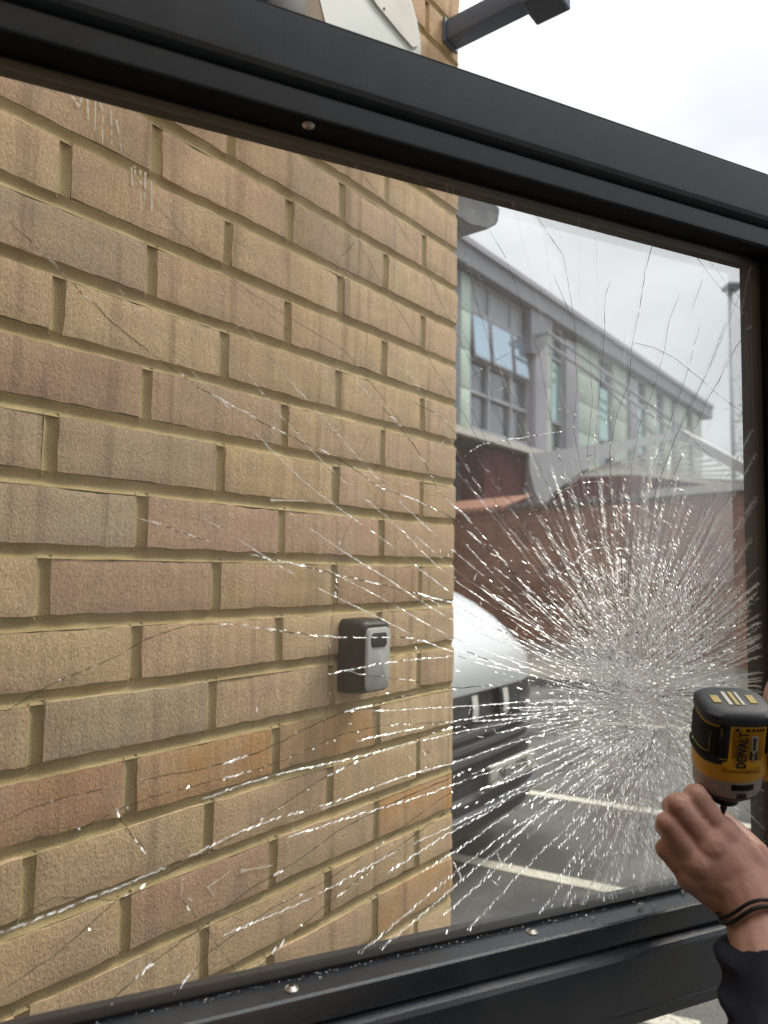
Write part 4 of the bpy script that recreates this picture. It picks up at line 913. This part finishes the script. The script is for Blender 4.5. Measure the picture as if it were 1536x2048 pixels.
# rubber panel over the side away from the handle and strap along the top of the body
bm = bmesh.new()
def patch(name, t0, t1, z0, z1, off, mt, rows=6, colsn=12, rr=lambda z: (.0300, .0270, .64)):
    bm = bmesh.new(); g = []
    for j in range(rows+1):
        z = z0+(z1-z0)*j/rows; rx, ry, e = rr(z); q = []
        for i in range(colsn+1):
            t = math.radians(t0+(t1-t0)*i/colsn); c, s_ = math.cos(t), math.sin(t); edge = (i in (0, colsn) or j in (0, rows)); o = off if not edge else off-.0012
            q.append(bm.verts.new(((rx+o)*HX*math.copysign(abs(c)**e, c), (ry+o)*math.copysign(abs(s_)**e, s_), z)))
        g.append(q)
    for a, b_ in zip(g, g[1:]):
        for i in range(colsn): bm.faces.new((a[i], a[i+1], b_[i+1], b_[i]))
    bmesh.ops.solidify(bm, geom=list(bm.faces), thickness=.0012); return bm_obj(name, bm, mt, drv, sharp=45)
M_PIPE = noisy('olive_yellow_trim', (.30, .24, .07), (.36, .28, .09), 50, .5, .1)
patch('side_grip', 118, 215, .018, .053, .0016, M_RUB)
patch('side_grip_foot', 108, 218, .053, .062, .0026, M_RUB, 3)
patch('strap', 100, 119, .012, .060, .0014, M_RUB)
patch('shoulder_grip', 20, 52, .012, .050, .0016, M_RUB)
for a0, a1, z0, z1 in ((134, 136, .024, .049), (136, 186, .0485, .0500), (112, 114, .018, .029), (103, 114, .0545, .0555)): patch('trim_line', a0, a1, z0, z1, .0030, M_PIPE, 3, 6)
patch('name_panel', 56, 99, .0165, .060, .0006, M_YEL)
for i in range(6): patch('vent_slot', 60+i*6.2, 63+i*6.2, .0178, .0212, .0014, M_GASKET, 2, 2)
# lettering on the side: reads from the nose towards the rear cap
TRy = Matrix(((0, 0, 0, 0),)*4)
def side_text(body, size, x, z, mt, bold=0, y=None, name='lettering'):
    # local text x -> -z (towards the cap), text y -> towards -x (left in view), normal -> +y
    Mx = Matrix(((0, -1*HX, 0, x), (0, 0, 1, y), (-1, 0, 0, z), (0, 0, 0, 1)))
    return text_mesh(name, body, size, mt, drv, Mx, .0002, bold)
side_text('DEWALT', .0110, .0012, .0425, M_INK, .00035, .0296)
lb = bmesh.new(); box(lb, .0085, .0140, .0268, .0279, .0265, .0440); bm_obj('white_label', lb, M_PLATE, drv)
lb = bmesh.new(); box(lb, .0085, .0140, .0268, .0279, .0442, .0555); bm_obj('black_label', lb, M_INK, drv)
side_text('BRUSHLESS', .0030, .0112, .0352, M_INK, .00005, .0281); side_text('18V XR', .0036, .0112, .0498, M_PLATE, .0001, .0281)
patch('front_lip', 60, 112, .0635, .0705, .0022, M_YEL, 3, 8, lambda z: (.0305, .0283, .78))
# vents and marks on the rear cap
for (x0, x1, y0, y1, mt_) in ((-.008, -.0045, -.012, .014, M_PLATE), (-.002, .0015, -.012, .014, M_PIPE), (.0035, .006, -.012, .014, M_PLATE), (-.020, -.013, -.004, .010, M_PIPE), (.012, .018, -.006, .010, M_PIPE)):
    bm = bmesh.new(); box(bm, x0, x1, y0, y1, -.0031, -.0018); bm_obj('cap_marking', bm, mt_, drv)
zloft([sec(.0825, .0298, .0283, .9), sec(.084, .0302, .0288, .92), sec(.100, .0296, .0285, 1), sec(.1045, .0284, .0275, 1), sec(.105, .0277, .0269, 1)], M_NOSE, 'nose_housing')
zloft([sec(.1045, .0285, .0277, 1), sec(.107, .0275, .0266, 1), sec(.113, .0215, .0210, 1), sec(.1145, .019, .0185, 1)], M_RUB, 'nose_bumper')
patch('nose_window', 62, 100, .0855, .0930, .0014, M_GASKET, 3, 8, lambda z: (.030, .0287, .95))
patch('nose_badge', 72, 92, .0955, .1035, .0010, mat('badge_grey', (.11, .10, .10), .5), 3, 6, lambda z: (.0293, .0283, 1))
side_text('R', .0062, .004, .0995, M_INK, .0002, .0299, 'badge_letter')
zloft([sec(.114, .0095, .0095, 1, .0, 0, 24), sec(.119, .0098, .0098, 1, 0, 0, 24), sec(.1195, .0122, .0122, 1, 0, 0, 24), sec(.1265, .0122, .0122, 1, 0, 0, 24), sec(.128, .0105, .0105, 1, 0, 0, 24), sec(.1295, .004, .004, 1, 0, 0, 24)], M_STEEL, 'chuck')
bm = bmesh.new(); lathe(bm, [(.129, .0032), (.139, .0032), (.142, .0022), (.146, .0018)], 6); bm_obj('driver_bit', bm, M_STEEL, drv)
# handle, trigger and battery beyond the frame
def xloft(secs, mt, name):
    bm = bmesh.new(); rings = []
    for x, y0, z0, ry, rz in secs: rings.append([bm.verts.new((x*HX, y0+ry*math.cos(2*math.pi*k/20), z0+rz*math.sin(2*math.pi*k/20))) for k in range(20)])
    for a, b_ in zip(rings, rings[1:]):
        for i in range(20): bm.faces.new((a[i], a[(i+1) % 20], b_[(i+1) % 20], b_[i]))
    bm.faces.new(rings[0][::-1]); bm.faces.new(rings[-1]); return bm_obj(name, bm, mt, drv, sharp=45)
xloft([(.024, 0, .040, .021, .024), (.040, 0, .040, .018, .021), (.075, 0, .042, .017, .019), (.125, 0, .046, .018, .021), (.15, 0, .05, .024, .032)], M_RUB, 'handle')
xloft([(.022, 0, .080, .016, .014), (.032, 0, .084, .016, .0135), (.044, 0, .083, .012, .009)], M_YEL, 'handle_root')
xloft([(.035, 0, .060, .008, .012), (.075, 0, .064, .008, .010)], M_GASKET, 'trigger')
bm = bmesh.new(); box(bm, .145*HX, .205*HX, -.036, .036, .0, .11, bev=.006); bm_obj('battery_pack', bm, M_RUB, drv, sharp=40)

# ------------------------------------------------------------------ the person
M_SKIN = noisy('tanned_skin', (.47, .24, .18), (.64, .38, .29), 34, .5, .55, 260, .0008, detail=6, lo=.3, hi=.7, **{'Subsurface Weight': .12, 'Subsurface Scale': .006})
M_NAVY = noisy('navy_jersey', (.008, .010, .020), (.016, .018, .032), 18, .9, .5, 700, .0008)
M_TRS = noisy('dark_work_trousers', (.02, .02, .025), (.035, .035, .04), 10, .9, .4, 400, .001)
M_HAIR = noisy('dark_hair', (.015, .010, .008), (.03, .02, .015), 60, .8, .5, 300, .002, stretch=(1, 1, .2))
def capsule(bm, a, b, ra, rb, n=14):
    a = Vector(a); b = Vector(b); d = b-a; L0 = d.length
    if L0 < 1e-6: d = Vector((0, 0, 1))
    q = d.to_track_quat('Z', 'Y').to_matrix().to_4x4(); Mx = Matrix.Translation(a) @ q; prof = []
    for i in range(5): t = math.pi/2*i/4; prof.append((-ra*math.cos(t), max(ra*math.sin(t), .0001)))
    for i in range(5): t = math.pi/2*i/4; prof.append((L0+rb*math.sin(t), max(rb*math.cos(t), .0001)))
    lathe(bm, prof, n, Mx)
def ellip(bm, c, r, rot=None, sub=3):
    q = bmesh.ops.create_icosphere(bm, subdivisions=sub, radius=1); Mx = Matrix.Translation(Vector(c)) @ (rot or Matrix.Identity(4)) @ Matrix.Diagonal((*r, 1)); bmesh.ops.transform(bm, matrix=Mx, verts=q['verts'])
def remesh(name, bm, mt, vox, smooth=3, parent=None, fac=.5):
    me = D.meshes.new(name); bm.to_mesh(me); bm.free(); t = D.objects.new(name, me); COL.objects.link(t)
    r = t.modifiers.new('r', 'REMESH'); r.mode = 'VOXEL'; r.voxel_size = vox; s_ = t.modifiers.new('s', 'SMOOTH'); s_.iterations = smooth; s_.factor = fac
    bpy.context.view_layer.update(); m2 = D.meshes.new_from_object(t.evaluated_get(bpy.context.evaluated_depsgraph_get())); D.objects.remove(t)
    m2.name = name; m2.materials.clear(); m2.materials.append(mt)
    for p in m2.polygons: p.use_smooth = True
    return link(D.objects.new(name, m2), parent)
person = thing('person', 'person in dark navy sleeves holding the power tool and pinching its bit', 'person', Matrix.Translation((.60, .12, 0)))
PI_ = person.matrix_world.inverted()
def A(px, py, d): return PI_ @ at(px, py, d)
def build_body():
    bm = bmesh.new()
    # left hand: back of the hand to the viewer, fingers curled up and to the left
    elb = A(1690, 2480, .50); wr = A(1518, 1842, .665); fm = A(1600, 2120, .60)
    capsule(bm, elb, fm, .044, .040); capsule(bm, fm, wr, .040, .0275)
    ca = A(1492, 1778, .678); capsule(bm, wr, ca, .0275, .026)
    kn = [A(1441, 1668, .690), A(1418, 1690, .684), A(1395, 1722, .684), A(1382, 1752, .690)]           # knuckles, index to little finger
    cb_ = [A(1500, 1738, .685), A(1480, 1745, .680), A(1462, 1775, .680), A(1450, 1795, .685)]
    for k, c, r in zip(kn, cb_, (.0145, .0150, .0145, .0135)): capsule(bm, c, k, .0175, r); capsule(bm, ca, c, .023, .017)
    ellip(bm, (kn[1]+cb_[2])/2, (.030, .017, .030))
    for k, r in zip(kn, (.0165, .0172, .0165, .015)): ellip(bm, k+Vector((0, -.002, .001)), (r, r, r), sub=2)
    # fingers: first bone visible, then folding away behind
    pip = [A(1392, 1590, .683), A(1356, 1608, .680), A(1334, 1645, .682), A(1330, 1698, .692)]
    dip = [A(1384, 1592, .712), A(1342, 1612, .708), A(1328, 1655, .708), A(1338, 1702, .712)]
    tip = [A(1408, 1618, .722), A(1372, 1640, .722), A(1352, 1676, .720), A(1356, 1712, .722)]
    for i, r in enumerate((.0098, .0098, .0094, .0086)):
        capsule(bm, kn[i], pip[i], r*1.28, r*1.02); capsule(bm, pip[i], dip[i], r*1.03, r*.9); capsule(bm, dip[i], tip[i], r*.9, r*.8)
        ellip(bm, pip[i], (r*1.08,)*3, sub=2)
    # thumb behind the index finger, meeting it near the bit
    t0 = A(1500, 1712, .705); t1 = A(1470, 1668, .722); t2 = A(1440, 1640, .732); t3 = A(1418, 1622, .736)
    capsule(bm, t0, t1, .018, .0125); capsule(bm, t1, t2, .0125, .0105); capsule(bm, t2, t3, .0105, .0088)
    # right hand wrapped around the tool's handle
    def Q(x, y, z): return PI_ @ (Mdr @ Vector((x*HX, y, z)))
    wr2 = Q(.090, -.045, -.030); pm = Q(.062, -.026, .012); el2 = PI_ @ Vector((.93, .42, 1.24))
    capsule(bm, el2, wr2, .044, .028); capsule(bm, wr2, pm, .027, .024); capsule(bm, pm, Q(.050, -.024, .050), .022, .018); capsule(bm, pm, Q(.10, -.026, .050), .022, .018)
    for i, (x, r) in enumerate(((.050, .0098), (.070, .0100), (.089, .0096), (.106, .0086))):
        k0_ = Q(x, -.022, .052); k1_ = Q(x, .000, .0755 if i else .078); k2_ = Q(x, .022, .064); k3_ = Q(x+.001, .0265, .040)
        capsule(bm, pm, k0_, .018, r*1.2); capsule(bm, k0_, k1_, r*1.2, r); capsule(bm, k1_, k2_, r, r*.92); capsule(bm, k2_, k3_, r*.92, r*.8)
    # thumb and web passing over the back of the tool on the viewer's side
    th = [pm, Q(.046, .000, .004), Q(.044, .024, .016), Q(.050, .031, .040)]
    for (a, b_, ra, rb) in ((th[0], th[1], .022, .0145), (th[1], th[2], .0145, .0112), (th[2], th[3], .0112, .009)): capsule(bm, a, b_, ra, rb)
    # torso, neck, head, upper arms (mostly under clothes and outside the frame)
    sl = PI_ @ Vector((.43, .18, 1.43)); sr = PI_ @ Vector((.80, .12, 1.43))
    capsule(bm, sl, elb, .052, .044); capsule(bm, sr, el2, .052, .044)
    ch = Vector((.02, .02, 1.30)); ellip(bm, ch, (.175, .115, .24)); ellip(bm, (.02, .0, 1.02), (.155, .11, .20)); capsule(bm, sl, sr, .062, .062)
    nk = Vector((.02, .02, 1.5)); hd_ = Vector((.0, .07, 1.70)); capsule(bm, nk, hd_-Vector((0, .02, .05)), .058, .052)
    ellip(bm, hd_, (.075, .095, .115)); ellip(bm, hd_+Vector((0, .045, -.05)), (.052, .055, .065))
    f_ = hd_+Vector((0, .09, 0)); capsule(bm, f_+Vector((0, .0, .015)), f_+Vector((0, .022, -.022)), .009, .012)
    for s_ in (-1, 1): ellip(bm, hd_+Vector((s_*.076, -.005, -.008)), (.010, .020, .030)); ellip(bm, hd_+Vector((s_*.032, .083, .012)), (.013, .010, .008)); ellip(bm, hd_+Vector((s_*.032, .078, .032)), (.022, .012, .006))
    ellip(bm, hd_+Vector((0, .098, -.052)), (.024, .008, .007)); ellip(bm, hd_+Vector((0, .088, -.088)), (.02, .016, .016))
    for s_ in (-1, 1): capsule(bm, (.02+s_*.09, 0, .90), (.03+s_*.11, .0, .50), .082, .055); capsule(bm, (.03+s_*.11, 0, .50), (.03+s_*.12, -.02, .10), .055, .038); capsule(bm, (.03+s_*.12, -.02, .06), (.03+s_*.12, .15, .035), .036, .03)
    return remesh('body', bm, M_SKIN, .0022, 3, person, .45), (elb, fm, wr, sl, sr, el2, wr2, hd_, nk)
body, (elb, fm, wr, sl, sr, el2, wr2, hd_, nk) = build_body()
# clothes
bm = bmesh.new()
cuff = A(1526, 1872, .660)
capsule(bm, sl, elb, .068, .060); capsule(bm, elb, fm, .060, .053)
d_ = (cuff-fm).normalized(); capsule(bm, fm, cuff-d_*.034, .053, .037); 
for t_, r_, o_ in ((.15, .046, .004), (.4, .042, -.004), (.62, .041, .004), (.8, .038, -.002)):
    p_ = fm.lerp(cuff, t_); ellip(bm, p_+Vector((o_, 0, 0)), (r_+.006, r_+.004, .011))
capsule(bm, sr, el2, .068, .060); c2 = el2.lerp(wr2, .78); capsule(bm, el2, c2, .058, .040)
ellip(bm, (.02, .02, 1.30), (.20, .14, .255)); ellip(bm, (.02, .0, 1.02), (.185, .135, .22)); capsule(bm, sl, sr, .075, .075); capsule(bm, nk-Vector((0, 0, .06)), nk, .085, .066)
remesh('sweatshirt', bm, M_NAVY, .005, 2, person)
bm = bmesh.new()
for s_ in (-1, 1): capsule(bm, (.02+s_*.09, 0, .93), (.03+s_*.11, .0, .50), .105, .080); capsule(bm, (.03+s_*.11, 0, .50), (.03+s_*.12, -.02, .12), .080, .066)
ellip(bm, (.02, 0, .92), (.19, .14, .13)); remesh('trousers', bm, M_TRS, .008, 2, person)
for s_ in (-1, 1):
    bm = bmesh.new(); capsule(bm, (.03+s_*.12, -.05, .055), (.03+s_*.12, .17, .045), .052, .045); capsule(bm, (.03+s_*.12, -.03, .05), (.03+s_*.12, -.02, .16), .052, .06)
    box(bm, .03+s_*.12-.05, .03+s_*.12+.05, -.1, .215, 0.002, .03); remesh('boot', bm, M_RUB, .006, 2, person)
bm = bmesh.new(); ellip(bm, hd_+Vector((0, -.018, .03)), (.084, .096, .105)); hr = remesh('hair', bm, M_HAIR, .005, 2, person)
# cord bracelet round the left wrist
br_c = A(1504, 1816, .668); dirw = (wr-A(1492, 1778, .678)).normalized(); a_ = dirw.orthogonal().normalized(); b_ = dirw.cross(a_)
for k, (off, r0_, rr_) in enumerate(((0, .0290, .0016), (.005, .0293, .0018))):
    bm = bmesh.new(); pts = [br_c+dirw*(off+.003*math.sin(3*t))+(a_*math.cos(t)+b_*math.sin(t))*r0_ for t in [2*math.pi*i/40 for i in range(41)]]; tube(bm, pts, rr_, 8, cap=False); bm_obj('cord_bracelet', bm, M_GASKET, person, smooth=True)
